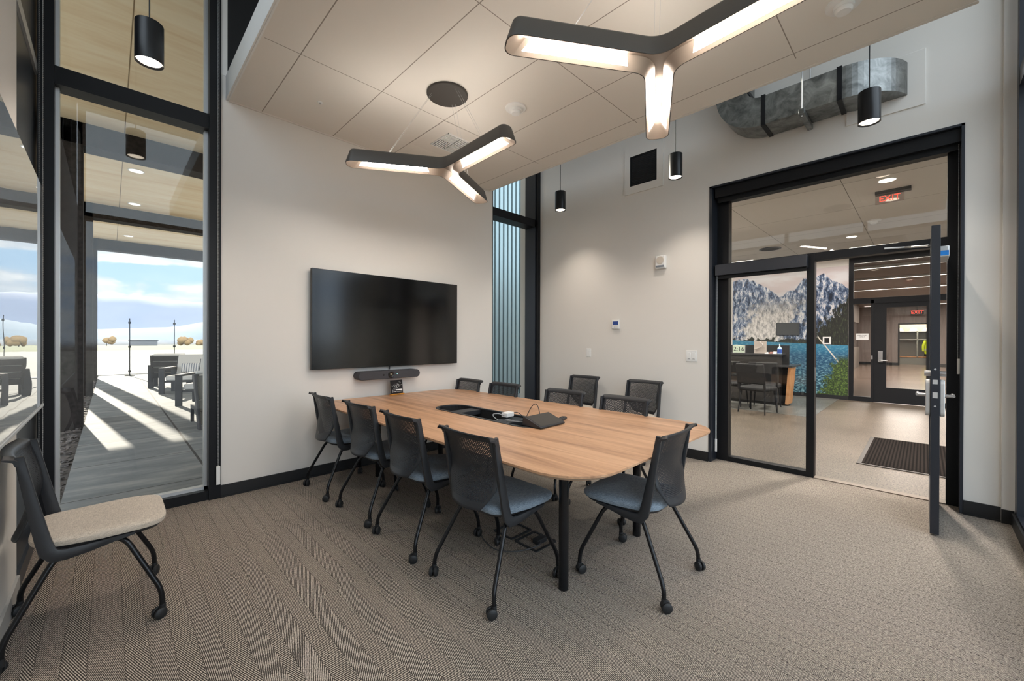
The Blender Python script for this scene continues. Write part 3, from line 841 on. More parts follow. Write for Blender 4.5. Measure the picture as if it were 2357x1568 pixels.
mb = MB(); mb.loft([[(a, yy, b_) for a, b_ in stadium(0.355 + g, 0.043 + g)] for yy, g in ((0.072, 0.0), (-0.045, 0.0), (-0.052, -0.004))])
mb.build('housing', pbr('charcoal_fabric', rgb(62, 62, 66), 0.75, bump=0.3, bscale=900), r, smooth=True)
MB().lathe([(0.036, 0), (0.036, 0.008), (0.030, 0.014), (0.020, 0.012), (0.016, 0.008)], (0, -0.050, 0), 28, Matrix.Rotation(RAD(90), 4, 'X')).build('camera_lens', TVB, r, smooth=True)
MB().lathe([(0.013, 0), (0.008, 0.004)], (0, -0.058, 0), 20, Matrix.Rotation(RAD(90), 4, 'X')).build('lens_glass', pbr('lens', rgb(120, 110, 90), 0.1, metal=0.6), r, smooth=True)
MB().lathe([(0.010, 0), (0.010, 0.002)], (-0.085, -0.0515, 0), 16, Matrix.Rotation(RAD(90), 4, 'X')).build('sensor', VOID, r)
MB().box(0.068, 0.074, -0.0535, -0.052, 0.004, 0.008).build('status_light', emit('status_light', (0.4, 1, 0.95, 1), 4), r)

# ------------------------------------------------------------------ Y-shaped pendants
DIFF = emit('pendant_diffuser', (1.0, 0.88, 0.76, 1), 47.0)
UPL = emit('pendant_added_glow', (1.0, 0.90, 0.80, 1), 12.0)  # for the strips added on top of the pendant arms
PBODY = pbr('graphite_pendant', rgb(84, 82, 80), 0.42, metal=0.3)
PIN = pbr('bronze_reflector', rgb(150, 138, 128), 0.4, metal=0.4)
def y_outline(hw, Rt, fil, n=10, m=8):
    """hull of three arms, half width hw, tips at Rt, concave fillets between arms"""
    pts = []
    for k in range(3):
        a0 = RAD(120 * k)
        d = Vector((cos(a0), sin(a0))); nn = Vector((-d.y, d.x))
        # concave fillet before this arm is added by the previous one; go along the right side outward
        rc = min(hw * 0.75, 0.055)
        # tip as rounded end
        cor = []
        for sgn, st in ((-1, -90), (1, 0)):
            c = d * (Rt - rc) + nn * sgn * (hw - rc)
            for q in range(n + 1):
                an = RAD(st + 90 * q / n); cor.append(c + d * rc * cos(an) + nn * rc * sin(an))
        pts += cor
        # fillet towards next arm: inner corner on bisector
        a1 = a0 + RAD(60); bis = Vector((cos(a1), sin(a1)))
        corner = bis * (hw / sin(RAD(60)))
        # tangent circle of radius fil in the 120 degree corner
        dist = fil / sin(RAD(60)); cc = corner + bis * dist
        for q in range(m + 1):
            an = a1 + pi + RAD(30) - RAD(60) * q / m
            pts.append(cc + Vector((cos(an), sin(an))) * fil)
    return pts
def make_pendant(label, loc, rz):
    r = thing('y_pendant_light', label, 'pendant light', loc, rz, 'dark Y-shaped pendants above the table')
    HB, HT = 0.0, 0.105
    o_b = y_outline(0.072, 0.775, 0.10); o_t = y_outline(0.050, 0.745, 0.115)
    i_b = y_outline(0.067, 0.770, 0.103); i_t = y_outline(0.020, 0.690, 0.14)
    mb = MB()
    mb.loft([[(p.x, p.y, z) for p in o] for o, z in ((i_b, HB), (o_b, HB), (o_b, HB + 0.006), (o_t, HT - 0.008))], False, False)
    q = y_outline(0.044, 0.739, 0.12)
    mb.loft([[(p.x, p.y, z) for p in o] for o, z in ((o_t, HT - 0.008), (q, HT))], False, True)
    mb.build('housing', PBODY, r, smooth=True)
    mb = MB(); mb.loft([[(p.x, p.y, z) for p in o] for o, z in ((i_b, HB), (i_t, HB + 0.052))], False, True)
    mb.build('reflector', PIN, r, smooth=True)
    for k in range(3):
        a0 = RAD(120 * k); d = Vector((cos(a0), sin(a0), 0)); nn = Vector((-d.y, d.x, 0))
        mb = MB()
        for s in (-1, 1):
            A = [d * rr + nn * s * w_ + Vector((0, 0, z)) for rr, w_, z in ((0.135, 0.0645, 0.0035), (0.700, 0.0645, 0.0035), (0.650, 0.0200, 0.050), (0.165, 0.0200, 0.050))]
            mb.quad(*A)
        mb.build('diffuser', DIFF, r)
        A = [d * rr + nn * w_ + Vector((0, 0, HT + 0.001)) for rr, w_ in ((0.12, -0.03), (0.70, -0.03), (0.70, 0.03), (0.12, 0.03))]
        MB().quad(*A).build('added_glow_strip', UPL, r)  # added glowing strip, unseen from below, brightens the ceiling
    can = MB().lathe([(0.160, 0.0), (0.165, 0.004), (0.165, 0.018)], (0, 0, CEIL - loc[2] - 0.019), 48).build('ceiling_canopy', pbr('canopy_dark', rgb(58, 54, 50), 0.6), r)
    for k in range(3):
        a0 = RAD(120 * k + 2)
        mb = MB()
        for q in (-0.015, 0.015):
            d = Vector((cos(a0), sin(a0), 0)); nn = Vector((-d.y, d.x, 0))
            mb.tube([d * 0.125 + nn * q + Vector((0, 0, CEIL - loc[2] - 0.019)), d * 0.46 + nn * q * 0.8 + Vector((0, 0, 0.103))], 0.0009, 5)
        mb.build('suspension_wire', ALU, r)
    return r
p1 = make_pendant('dark Y-shaped pendant light above the far half of the table, its round canopy in view', (1.955, 2.735, 2.675), RAD(28))
dup(p1, (1.935, 0.925, 2.675), RAD(26.5), 'dark Y-shaped pendant light over the near table end, cropped by the top edge', 'dark Y-shaped pendants above the table')

# ------------------------------------------------------------------ cylinder pendants
LED = emit('cylinder_led', (1.0, 0.84, 0.66, 1), 9.0)
def cylinder(label, loc, group=None):
    r = thing('cylinder_pendant', label, 'pendant light', loc, 0, group)
    MB().lathe([(0.058, 0.012), (0.068, 0.0), (0.068, 0.235), (0.066, 0.240), (0.012, 0.240)], n=40).build('shade', pbr('black_cylinder', rgb(30, 31, 34), 0.33, metal=0.2), r, smooth=True)
    MB().lathe([(0.0575, 0.0105), (0.0575, 0.0115)], n=32).build('lens', LED, r)
    MB().tube([(0, 0, 0.24), (0, 0, ZT - loc[2])], 0.0035, 8).build('cord', BLACK, r)
    l = lamp('bulb', 'SPOT', (0, 0, 0.004), 42, (1.0, 0.88, 0.76), r, spot_size=RAD(110), spot_blend=0.9, shadow_soft_size=0.04)
    return r
c1 = cylinder('small black cylinder pendant hanging before the tall left window', (0.170, 3.30, 2.985))
for (xx, yy), lb in zip(((4.13, 3.30), (4.13, 1.80), (4.13, 0.30)), ('black cylinder pendant farthest along the right wall, beside the corner window', 'black cylinder pendant just right of the square wall grille', 'black cylinder pendant in front of the exposed duct')):
    dup(c1, (xx, yy, 2.985), 0, lb, 'cylinder pendants along the right wall')

# ------------------------------------------------------------------ ceiling fittings
def detector(label, loc):
    r = thing('smoke_detector', label, 'smoke detector', loc)
    MB().lathe([(0.090, 0.0), (0.088, -0.010), (0.068, -0.016)], n=32).build('base', WHITEP, r, smooth=True)
    MB().lathe([(0.052, -0.014), (0.052, -0.034), (0.044, -0.036), (0.044, -0.042), (0.036, -0.054), (0.010, -0.058)], n=32).build('sensor_head', WHITEP, r, smooth=True)
    return r
det = detector('white smoke detector on the ceiling between the two Y-shaped pendants', (2.49, 2.483, CEIL))
dup(det, (3.096, 0.342, CEIL), 0, 'white smoke detector at the upper right, cut by the top edge')
r = thing('sprinkler_cap', 'tiny round sprinkler cap on a ceiling panel near the tall window', 'sprinkler', (1.265, 3.596, CEIL))
MB().lathe([(0.022, 0), (0.020, -0.004)], n=20).build('plate', WHITEP, r); MB().lathe([(0.008, -0.003), (0.006, -0.014)], n=12).build('nozzle', CHROME, r)
r = thing('ceiling_air_diffuser', 'square white ceiling air diffuser partly behind the far pendant', 'air vent', (2.477, 3.385, CEIL))
MB().box(-0.305, 0.305, -0.300, 0.300, -0.006, -0.0005).build('face_panel', CEILP, r, 0.001)
MB().box(-0.150, 0.150, -0.150, 0.150, -0.0075, -0.006).build('dark_core', VOID, r)
mb = MB()
for qx, qy, d in ((-1, 1, 0), (1, 1, 1), (-1, -1, 1), (1, -1, 0)):
    for i in range(6):
        a = 0.012 + i * 0.023
        if d: mb.box(min(qx * 0.006, qx * 0.145), max(qx * 0.006, qx * 0.145), qy * a - 0.006, qy * a + 0.006, -0.016, -0.008)
        else: mb.box(qx * a - 0.006, qx * a + 0.006, min(qy * 0.006, qy * 0.145), max(qy * 0.006, qy * 0.145), -0.016, -0.008)
mb.box(-0.155, 0.155, 0.147, 0.155, -0.017, -0.006).box(-0.155, 0.155, -0.155, -0.147, -0.017, -0.006).box(-0.155, -0.147, -0.155, 0.155, -0.017, -0.006).box(0.147, 0.155, -0.155, 0.155, -0.017, -0.006)
mb.build('louvres', WHITEP, r)

# ------------------------------------------------------------------ exposed duct
ZB, ZU = 3.325, 3.59
XI, XO = 4.315, 4.605
r = thing('air_duct', 'exposed galvanised steel duct running along the right wall over the door', 'duct', (0, 0, 0))
def elbow(cx, cy, ri, ro, a0, a1, n=14):
    mb = MB(); rings = []
    for k in range(n + 1):
        a = RAD(a0 + (a1 - a0) * k / n); d = Vector((cos(a), sin(a)))
        rings.append([(cx + d.x * q, cy + d.y * q, z) for q, z in ((ri, ZB), (ro, ZB), (ro, ZU), (ri, ZU))])
    mb.loft(rings); return mb
MB().box(XI, XO, 0.50, 1.06, ZB, ZU).build('straight_duct', GALV, r)
elbow(XO + 0.12, 0.50, 0.12, 0.41, 180, 256, 14).build('elbow', GALV, r)
mb = MB(); rings = []
for k in range(15):
    a = RAD(-90 + 90 * k / 14)
    rings.append([(xx, 1.075 + q * cos(a), ZU + 0.13 + q * sin(a)) for xx, q in ((XI, 0.13), (XO, 0.13), (XO, 0.13 + ZU - ZB), (XI, 0.13 + ZU - ZB))])
mb.loft(rings); mb.build('rising_elbow', GALV, r)
MB().box(XI, XO, 1.205, 1.47, ZU + 0.13, ZT - 0.002).build('riser_duct', GALV, r)
MB().box(XI - 0.01, XO + 0.01, 1.195, 1.48, ZU + 0.10, ZU + 0.14).build('joint_band', BLACK, r)
for yy in (0.485, 1.04): MB().box(XI - 0.008, XO + 0.008, yy, yy + 0.035, ZB - 0.008, ZU + 0.008).build('joint_band', BLACK, r)
mb = MB().box(4.632, 4.64, 0.080, 0.40, ZB - 0.012, ZU + 0.012)
mb.build('wall_flange', BLACK, r)
r = thing('duct_hanger', 'threaded rods and channel strut holding up the steel duct', 'duct hanger', (0, 0, 0))
MB().box(4.24, 4.63, 0.73, 0.77, ZB - 0.05, ZB - 0.004).build('strut', GALV, r, 0.002)
mb = MB(); mb.tube([(4.275, 0.75, ZB - 0.06), (4.275, 0.75, ZT)], 0.005, 8).tube([(4.615, 0.75, ZB - 0.06), (4.615, 0.75, ZT)], 0.005, 8)
mb.build('threaded_rod', ALU, r)
struct('trim_12', MB().box(XB - 0.012, XB, -0.003, 0.490, 3.215, 3.66), WALL, 0.003)

# ------------------------------------------------------------------ things on the right wall (local x -> into room = -X)
r = thing('return_grille', 'square black louvred grille in a white frame high on the right wall', 'air vent', (XB, 2.415, 3.415))
mb = MB(); o_ = [(-0.25, -0.275), (0.25, -0.275), (0.25, 0.275), (-0.25, 0.275)]
MB().box(-0.018, 0, -0.25, 0.25, -0.275, -0.185).box(-0.018, 0, -0.25, 0.25, 0.185, 0.275).box(-0.018, 0, -0.25, -0.175, -0.185, 0.185).box(-0.018, 0, 0.175, 0.25, -0.185, 0.185).build('surround', WALL, r)
MB().box(-0.008, -0.002, -0.175, 0.175, -0.185, 0.185).build('dark_core', VOID, r)
mb = MB()
for i in range(16):
    zz = -0.158 + i * 0.021
    mb.box(-0.016, -0.004, -0.15, 0.15, -0.0012, 0.0012, Matrix.Translation((0, 0, zz)) @ Matrix.Rotation(RAD(-30), 4, 'Y'))
mb.build('louvres', FRAME, r)
MB().box(-0.014, -0.002, -0.175, 0.175, 0.165, 0.185).box(-0.014, -0.002, -0.175, 0.175, -0.185, -0.165).box(-0.014, -0.002, -0.175, -0.152, -0.165, 0.165).box(-0.014, -0.002, 0.152, 0.175, -0.165, 0.165).build('grille_frame', BLACK, r)

r = thing('speaker_strobe', 'white speaker strobe alarm mounted on the right wall', 'alarm', (XB, 2.18, 2.235))
MB().box(-0.05, 0, -0.06, 0.06, -0.075, 0.075).build('housing', WHITEP, r, 0.008)
MB().lathe([(0.046, 0), (0.044, 0.004)], (-0.050, 0.0, 0.022), 28, Matrix.Rotation(RAD(-90), 4, 'Y')).build('speaker_grille', pbr('speaker_beige', rgb(205, 196, 184), 0.7), r)
MB().box(-0.056, -0.05, -0.05, 0.05, -0.060, -0.038).build('strobe_lens', pbr('strobe', rgb(120, 128, 138), 0.15), r, 0.002)
r = thing('thermostat', 'small white thermostat with a blue display on the right wall', 'thermostat', (XB, 2.785, 1.518))
MB().box(-0.026, 0, -0.052, 0.052, -0.058, 0.058).build('housing', WHITEP, r, 0.005)
MB().box(-0.0275, -0.026, -0.040, 0.038, -0.006, 0.040).build('display', pbr('blue_lcd', rgb(62, 86, 150), 0.2), r)
MB().box(-0.0275, -0.026, -0.02, -0.008, -0.040, -0.030).box(-0.0275, -0.026, 0.008, 0.02, -0.040, -0.030).build('buttons', ALU, r)
r = thing('wall_plate', 'small blank white wall plate left of the thermostat', 'wall plate', (XB, 3.205, 1.145))
MB().box(-0.007, 0, -0.036, 0.036, -0.058, 0.058).build('cover', WHITEP, r, 0.003)
MB().box(-0.010, -0.007, -0.018, 0.018, -0.035, 0.035).build('insert', WHITEP, r, 0.001)
r = thing('light_switches', 'white double light switch plate beside the door frame', 'light switch', (XB, 1.83, 1.142))
MB().box(-0.007, 0, -0.060, 0.060, -0.062, 0.062).build('cover', WHITEP, r, 0.003)
for q in (-1, 1):
    MB().box(-0.011, -0.007, q * 0.026 - 0.018, q * 0.026 + 0.018, -0.044, 0.038).build('rocker', WHITEP, r, 0.002)
    MB().box(-0.0125, -0.011, q * 0.026 - 0.012, q * 0.026 + 0.012, -0.036, -0.032).build('indicator', FRAME, r)

# ------------------------------------------------------------------ lobby beyond the glass
LC = 3.15; XM = 11.65
struct('lobby_floor', MB().box(4.84, XM + 0.1, -4.0, 4.4, -0.12, 0.0), TERR)
struct('lobby_runner', MB().box(8.55, XM, 1.34, 4.4, 0.0, 0.004), concrete('grey_tile', rgb(92, 94, 92), rgb(112, 114, 112), True, 0.35))
m_, t, out = new_mat('lobby_ceiling_panel')
b = t.new('ShaderNodeBsdfPrincipled'); b.inputs['Roughness'].default_value = 0.7
x, y, z = t.sep(t.obj())
gx = t.math('LESS_THAN', t.math('FRACT', t.math('DIVIDE', x, 1.2192)), 0.006); gy = t.math('LESS_THAN', t.math('FRACT', t.math('DIVIDE', t.math('ADD', y, 10.3), 0.6096 * 2)), 0.006)
t.put(b.inputs['Base Color'], t.mix(t.math('MAXIMUM', gx, gy), rgb(205, 200, 194), rgb(110, 104, 98))); t.l.new(b.outputs[0], out.inputs[0])
struct('lobby_ceiling', MB().box(4.84, XM + 0.1, -4.0, 4.4, LC, LC + 0.1), m_)
struct('lobby_wall_side', MB().box(4.84, XM, -4.1, -4.0, 0, LC).box(4.84, XM, 4.4, 4.5, 0, LC), WALL)
struct('lobby_wall_back', MB().box(XM, XM + 0.12, 1.17, 4.4, 0, LC).box(XM, XM + 0.12, -4.0, -1.6, 0, LC), WALL)
for k, (lx, ly) in enumerate(((6.3, 0.30), (6.3, 3.2), (9.2, 3.6), (9.6, -1.6), (6.6, -2.2), (9.3, 0.9))):
    nm = ('round recessed downlight in the lobby ceiling above the mat', 'recessed lobby downlight left of the doorway, above the glass', 'recessed lobby downlight near the mural far end', 'recessed lobby downlight right of the far door', 'recessed lobby downlight behind the open door', 'recessed lobby downlight before the employee door')[k]
    r = thing('recessed_downlight', nm, 'ceiling light', (lx, ly, LC), 0, 'lobby downlights')
    MB().lathe([(0.075, 0.0), (0.085, 0.0), (0.085, -0.005), (0.075, -0.004)], n=28, caps=False).build('trim_ring', WHITEP, r)
    MB().lathe([(0.074, -0.002), (0.074, -0.003)], n=28).build('lens', LED, r)
    lamp('bulb', 'SPOT', (0, 0, -0.01), 520, (1.0, 0.92, 0.84), r, spot_size=RAD(150), spot_blend=0.8, shadow_soft_size=0.08)

r = thing('cove_light', 'slim bright light strip along the lobby ceiling above the mural', 'ceiling light', (XM - 0.55, 1.4, LC))
MB().box(-0.05, 0.05, -2.9, 2.9, -0.05, 0.0).build('housing', WHITEP, r); MB().box(-0.045, 0.045, -2.88, 2.88, -0.053, -0.051).build('diffuser', emit('cove_led', (1.0, 0.93, 0.86, 1), 16.0), r)
# mural
m_, t, out = new_mat('mountain_lake_mural')
b = t.new('ShaderNodeBsdfPrincipled'); b.inputs['Roughness'].default_value = 0.5
ov = t.obj(); X_, U_, V_ = t.sep(ov)      # object: local y = -(world y), z height; origin at the left edge, bottom
U = t.math('DIVIDE', U_, 2.36)            # 0 left .. 1 right
RDG = [(0, 2.84), (0.06, 2.88), (0.15, 2.89), (0.245, 2.76), (0.345, 2.60), (0.45, 2.36), (0.52, 2.50), (0.575, 2.51), (0.645, 2.76), (0.69, 2.75), (0.75, 2.78), (0.81, 2.86), (0.86, 2.72), (0.90, 2.63), (0.95, 2.58), (1.0, 2.47)]
rid = t.math('MULTIPLY', t.curve(U, [(a, c / 3.0) for a, c in RDG]), 3.0)
jag = t.noise(ov, 11, 6, 0.7)
rid = t.math('ADD', rid, t.math('MULTIPLY', t.math('SUBTRACT', jag, 0.5), 0.16))
issky = t.smooth(t.math('SUBTRACT', V_, rid), 0.0, 0.012)
skyc = t.mix(t.smooth(t.noise(t.vscale(ov, 1, 1, 2.5), 1.6, 3), 0.4, 0.65), rgb(212, 200, 200), rgb(222, 220, 222))
# rock with snow streaks
sv = t.new('ShaderNodeMapping'); t.put(sv.inputs['Vector'], ov); sv.inputs['Rotation'].default_value = (RAD(28), 0, 0); sv.inputs['Scale'].default_value = (1, 2.0, 0.8)
rk = t.noise(sv.outputs[0], 6, 12, 0.80, dist=0.35)
rock = t.ramp(rk, [(0.41, rgb(30, 40, 58)), (0.48, rgb(74, 98, 134)), (0.525, rgb(150, 166, 190)), (0.57, rgb(238, 236, 236))])
# glacier valley in the middle
gl_d = t.math('ABSOLUTE', t.math('SUBTRACT', U, t.math('MULTIPLY_ADD', t.math('SUBTRACT', V_, 1.3), 0.16, 0.28)))
gmask = t.smooth(t.math('ADD', t.math('SUBTRACT', 0.34, gl_d), t.math('MULTIPLY', t.math('SUBTRACT', t.noise(ov, 6, 5), 0.5), 0.55)), 0.08, 0.20)
gmask = t.math('MULTIPLY', gmask, t.smooth(V_, 2.45, 1.9))
scree = t.ramp(t.noise(sv.outputs[0], 9, 10, 0.78), [(0.36, rgb(90, 92, 98)), (0.45, rgb(180, 178, 176)), (0.56, rgb(236, 232, 228))])
land = t.mix(gmask, rock, scree)
# dark forest on the right and along the shore
fm = t.math('ADD', t.math('ADD', t.math('MULTIPLY', t.math('SUBTRACT', U, 0.75), 2.6), t.math('MULTIPLY', t.math('SUBTRACT', 2.0, V_), 0.9)), t.math('MULTIPLY', t.math('SUBTRACT', t.noise(t.vscale(ov, 1, 2.2, 0.8), 7, 6, 0.7), 0.5), 1.6))
fm = t.math('MULTIPLY', t.smooth(fm, 0.32, 0.44), t.smooth(U, 0.60, 0.72))
shore = t.smooth(t.math('ADD', t.math('SUBTRACT', 1.36, V_), t.math('MULTIPLY', t.math('SUBTRACT', t.noise(ov, 8, 5), 0.5), 0.5)), 0.0, 0.03)
fm = t.math('MAXIMUM', fm, shore)
forest = t.ramp(t.noise(t.vscale(ov, 1, 3.0, 0.7), 14, 8, 0.75), [(0.38, rgb(16, 17, 16)), (0.53, rgb(30, 34, 27)), (0.62, rgb(66, 74, 50)), (0.72, rgb(140, 138, 124))])
land = t.mix(fm, land, forest)
# lake
wv = t.noise(t.vscale(ov, 1, 1.0, 3.2), 16, 5, 0.6)
shallow = t.smooth(V_, 1.15, 0.05)
lake1 = t.mix(t.smooth(V_, 0.9, 1.25), rgb(14, 72, 108), rgb(44, 122, 156))
lake2 = t.mix(shallow, lake1, rgb(12, 62, 78))
lake = t.mix(t.math('MULTIPLY', t.smooth(wv, 0.48, 0.62), t.math('MULTIPLY_ADD', shallow, 0.5, 0.3)), lake2, rgb(150, 196, 208))
lake = t.mix(t.math('MULTIPLY', t.smooth(wv, 0.47, 0.36), shallow), lake, rgb(10, 42, 66))
isl = t.smooth(t.math('SUBTRACT', t.math('MULTIPLY_ADD', U, -0.11, 1.325), V_), 0.0, 0.01)
land = t.mix(isl, land, lake)
# fallen log
ld = t.math('ABSOLUTE', t.math('SUBTRACT', V_, t.math('MULTIPLY_ADD', t.math('SUBTRACT', U, 0.775), -3.6, 1.38)))
lg_ = t.math('MULTIPLY', t.math('LESS_THAN', ld, 0.022), t.math('MULTIPLY', t.math('GREATER_THAN', U, 0.765), t.math('LESS_THAN', U, 0.945)))
land = t.mix(lg_, land, rgb(206, 200, 190))
# green bush lower right
bd = t.math('ADD', t.math('SUBTRACT', U, t.math('MULTIPLY_ADD', V_, 0.17, 0.74)), t.math('MULTIPLY', t.math('SUBTRACT', t.noise(ov, 9, 6, 0.7), 0.5), 0.40))
bm_ = t.math('MULTIPLY', t.smooth(bd, 0.0, 0.04), t.smooth(V_, 1.02, 0.86))
bush = t.ramp(t.noise(ov, 26, 7, 0.75), [(0.36, rgb(16, 24, 14)), (0.50, rgb(44, 64, 28)), (0.60, rgb(96, 122, 54)), (0.72, rgb(150, 130, 76))])
land = t.mix(bm_, land, bush)
t.put(b.inputs['Base Color'], t.mix(issky, land, skyc)); t.l.new(b.outputs[0], out.inputs[0])
mur = MB().box(-0.004, 0.0, 0.0, 2.36, 0.09, 2.99).build('wall_mural', m_)
mur.scale = (1, -1, 1); mur.location = (XM - 0.001, 3.535, 0)
tag(mur, 'large mural of snowy mountains above a blue lake on the lobby wall', 'mural')
struct('baseboard_lobby', MB().box(XM - 0.015, XM - 0.005, 1.17, 4.4, 0.0, 0.09), BASE)
r = thing('wall_monitor', 'dark blank monitor mounted over the mural', 'monitor', (XM - 0.012, 2.305, 1.595))
MB().box(-0.03, 0.0, -0.235, 0.235, -0.15, 0.15).build('bezel', FRAME, r, 0.003); MB().box(-0.032, -0.0302, -0.225, 0.225, -0.14, 0.14).build('screen', pbr('grey_screen', rgb(66, 70, 74), 0.35), r)
r = thing('wall_box', 'small square frame with dark centre on the mural', 'wall box', (XM - 0.012, 1.555, 1.32))
MB().box(-0.012, 0.0, -0.075, 0.075, -0.085, 0.085).build('frame', WHITEP, r); MB().box(-0.014, -0.0122, -0.045, 0.045, -0.055, 0.055).build('opening', VOID, r)
r = thing('wall_outlet', 'small white plate on the mural below the square frame', 'wall plate', (XM - 0.012, 1.83, 1.125))
MB().box(-0.008, 0.0, -0.045, 0.045, -0.062, 0.062).build('cover', WHITEP, r, 0.002); MB().box(-0.010, -0.0082, -0.02, 0.02, -0.035, 0.035).build('insert', WHITEP, r)

# reception desk
DG = pbr('desk_charcoal', rgb(56, 53, 51), 0.5, vary=0.15, vscale=6); DT = pbr('desk_top', rgb(44, 44, 46), 0.3)
r = thing('reception_desk', 'grey reception desk with an oak side panel in front of the mural', 'desk', (9.6, 0, 0))
MB().box(0.02, 0.32, 2.06, 4.3, 0.06, 1.01).build('front_panel', DG, r)
MB().box(-0.04, 0.40, 2.02, 4.3, 1.01, 1.045).build('counter', DT, r, 0.003)
MB().box(0.40, 0.44, 1.96, 4.3, 0.0, 1.215).build('privacy_screen', VOID, r)
mb = MB(); mb.loft([[(0.02, yy, zz) for yy, zz in ((1.90, 0.04), (1.84, 0.78), (1.90, 0.80), (1.95, 0.04))], [(0.40, yy, zz) for yy, zz in ((1.90, 0.04), (1.84, 0.78), (1.90, 0.80), (1.95, 0.04))]])
mb.build('oak_side_panel', DESKW, r)
MB().box(0.0, 0.8, 1.83, 2.3, 0.78, 0.81).build('side_worktop', DT, r)
MB().box(0.05, 0.30, 2.10, 4.25, 0.0, 0.06).build('plinth', BASE, r)
GB = pbr('black_upholstery', rgb(18, 18, 20), 0.7)
def guest_chair(label, x_, y_, rz):
    r = thing('waiting_chair', label, 'chair', (x_, y_, 0), RAD(rz), 'black waiting chairs before the reception desk')
    MB().box(-0.24, 0.24, -0.24, 0.22, 0.40, 0.48).build('seat', GB, r, 0.03)
    Mq = Matrix.Translation((0, 0.22, 0.44)) @ Matrix.Rotation(RAD(-10), 4, 'X')
    MB().box(-0.24, 0.24, -0.02, 0.03, 0.10, 0.47, Mq).build('backrest', GB, r, 0.02)
    for s in (-1, 1):
        MB().box(s * 0.22 - 0.015, s * 0.22 + 0.015, -0.012, 0.018, -0.02, 0.2, Mq).build('back_post', GB, r)
        for q in (-1, 1): MB().tube([(s * 0.20, q * 0.18, 0.41), (s * 0.23, q * 0.24, 0.0)], [0.016, 0.010], 8).build('leg', BLACK, r)
    return r
guest_chair('black waiting chair farther back by the desk, left one', 9.08, 2.76, 90)
guest_chair('black waiting chair standing foremost before the desk', 8.45, 2.14, 80)
guest_chair('black waiting chair close to the oak end of the desk', 9.14, 2.18, 95)
r = thing('desk_clock', 'digital clock showing 2:16 on the reception counter', 'clock', (9.66, 2.80, 1.045))
MB().box(-0.02, 0.02, -0.125, 0.125, 0.0, 0.17).build('case', CHROME, r, 0.004)
MB().box(-0.0215, -0.0202, -0.112, 0.112, 0.012, 0.158).build('display', pbr('lcd_green', rgb(205, 222, 200), 0.35), r)
text('digits', '2:16', 0.125, VOID, r, (-0.0222, 0.0, 0.085), FACE_MX)
r = thing('brochure_holder', 'printed leaflet stand with a white curved road picture on the counter', 'brochure', (9.66, 2.40, 1.045))
MB().box(-0.004, 0.004, -0.115, 0.115, 0.0, 0.26).build('backing_card', pbr('card_tan', rgb(190, 178, 168), 0.6), r)
mb = MB()
pp = [(0.02, 0.255), (-0.03, 0.215), (-0.055, 0.17), (-0.02, 0.13), (0.05, 0.11), (0.105, 0.09)]
mb.tube([(-0.0055, a, c) for a, c in pp], 0.014, 6, bend=0.03, sq=0.15)
mb.build('road_picture', WMARK, r)
PAPS = (rgb(220, 220, 218), rgb(120, 80, 70), rgb(230, 228, 220))
for k, (yy, rr_, lb) in enumerate(((2.28, 12, 'white leaflet fanned out by the leaflet stand'), (2.205, -8, 'brown leaflet in the middle of the counter pile'), (2.13, 10, 'white leaflet at the right end of the counter pile'))):
    o = MB().box(-0.05, 0.05, -0.030, 0.030, 0, 0.004).build('leaflet', pbr('leaflet_paper_%d' % k, PAPS[k], 0.6)); o.location = (9.64, yy, 1.05 + k * 0.006); o.rotation_euler = (0, RAD(-28), RAD(rr_))
    tag(o, lb, 'leaflet', 'leaflets on the reception counter')
r = thing('sanitizer_bottle', 'clear pump bottle of hand sanitizer with blue label on the counter', 'bottle', (9.62, 2.045, 1.045))
MB().lathe([(0.038, 0), (0.040, 0.01), (0.040, 0.11), (0.030, 0.13), (0.012, 0.145)], n=20).build('bottle', pbr('pale_blue_plastic', rgb(170, 196, 222), 0.15), r, smooth=True)
MB().lathe([(0.041, 0.015), (0.041, 0.095)], n=20, caps=False).build('blue_label', pbr('label_blue', rgb(40, 80, 165), 0.4), r)
mb = MB().lathe([(0.012, 0.145), (0.012, 0.165), (0.005, 0.167), (0.005, 0.195)], n=12).tube([(0, 0, 0.195), (-0.035, 0, 0.19)], 0.006, 8); mb.build('pump', WHITEP, r, smooth=True)

# mat
m_, t, out = new_mat('ribbed_mat')
b = t.new('ShaderNodeBsdfPrincipled'); b.inputs['Roughness'].default_value = 1.0; b.inputs['Specular IOR Level'].default_value = 0.05
x, y, z = t.sep(t.obj())
f = t.math('MULTIPLY', t.math('MULTIPLY_ADD', t.math('SINE', t.math('MULTIPLY', y, 2 * pi / 0.028)), 0.5, 0.5), t.math('MULTIPLY_ADD', t.math('SINE', t.math('MULTIPLY', x, 2 * pi / 0.05)), 0.25, 0.75))
t.put(b.inputs['Base Color'], t.mix(f, rgb(16, 14, 13), rgb(46, 40, 37)))
t.l.new(b.outputs[0], out.inputs[0])
r = thing('entrance_mat', 'dark ribbed entrance mat on the lobby floor outside the door', 'floor mat', (6.5, 0, 0.0))
MB().box(-0.80, 0.90, -1.30, 0.505, 0.0, 0.008).build('rubber_border', pbr('mat_edge', rgb(70, 66, 62), 0.6), r)
MB().box(-0.76, 0.86, -1.26, 0.465, 0.008, 0.012).build('ribbed_pile', m_, r)

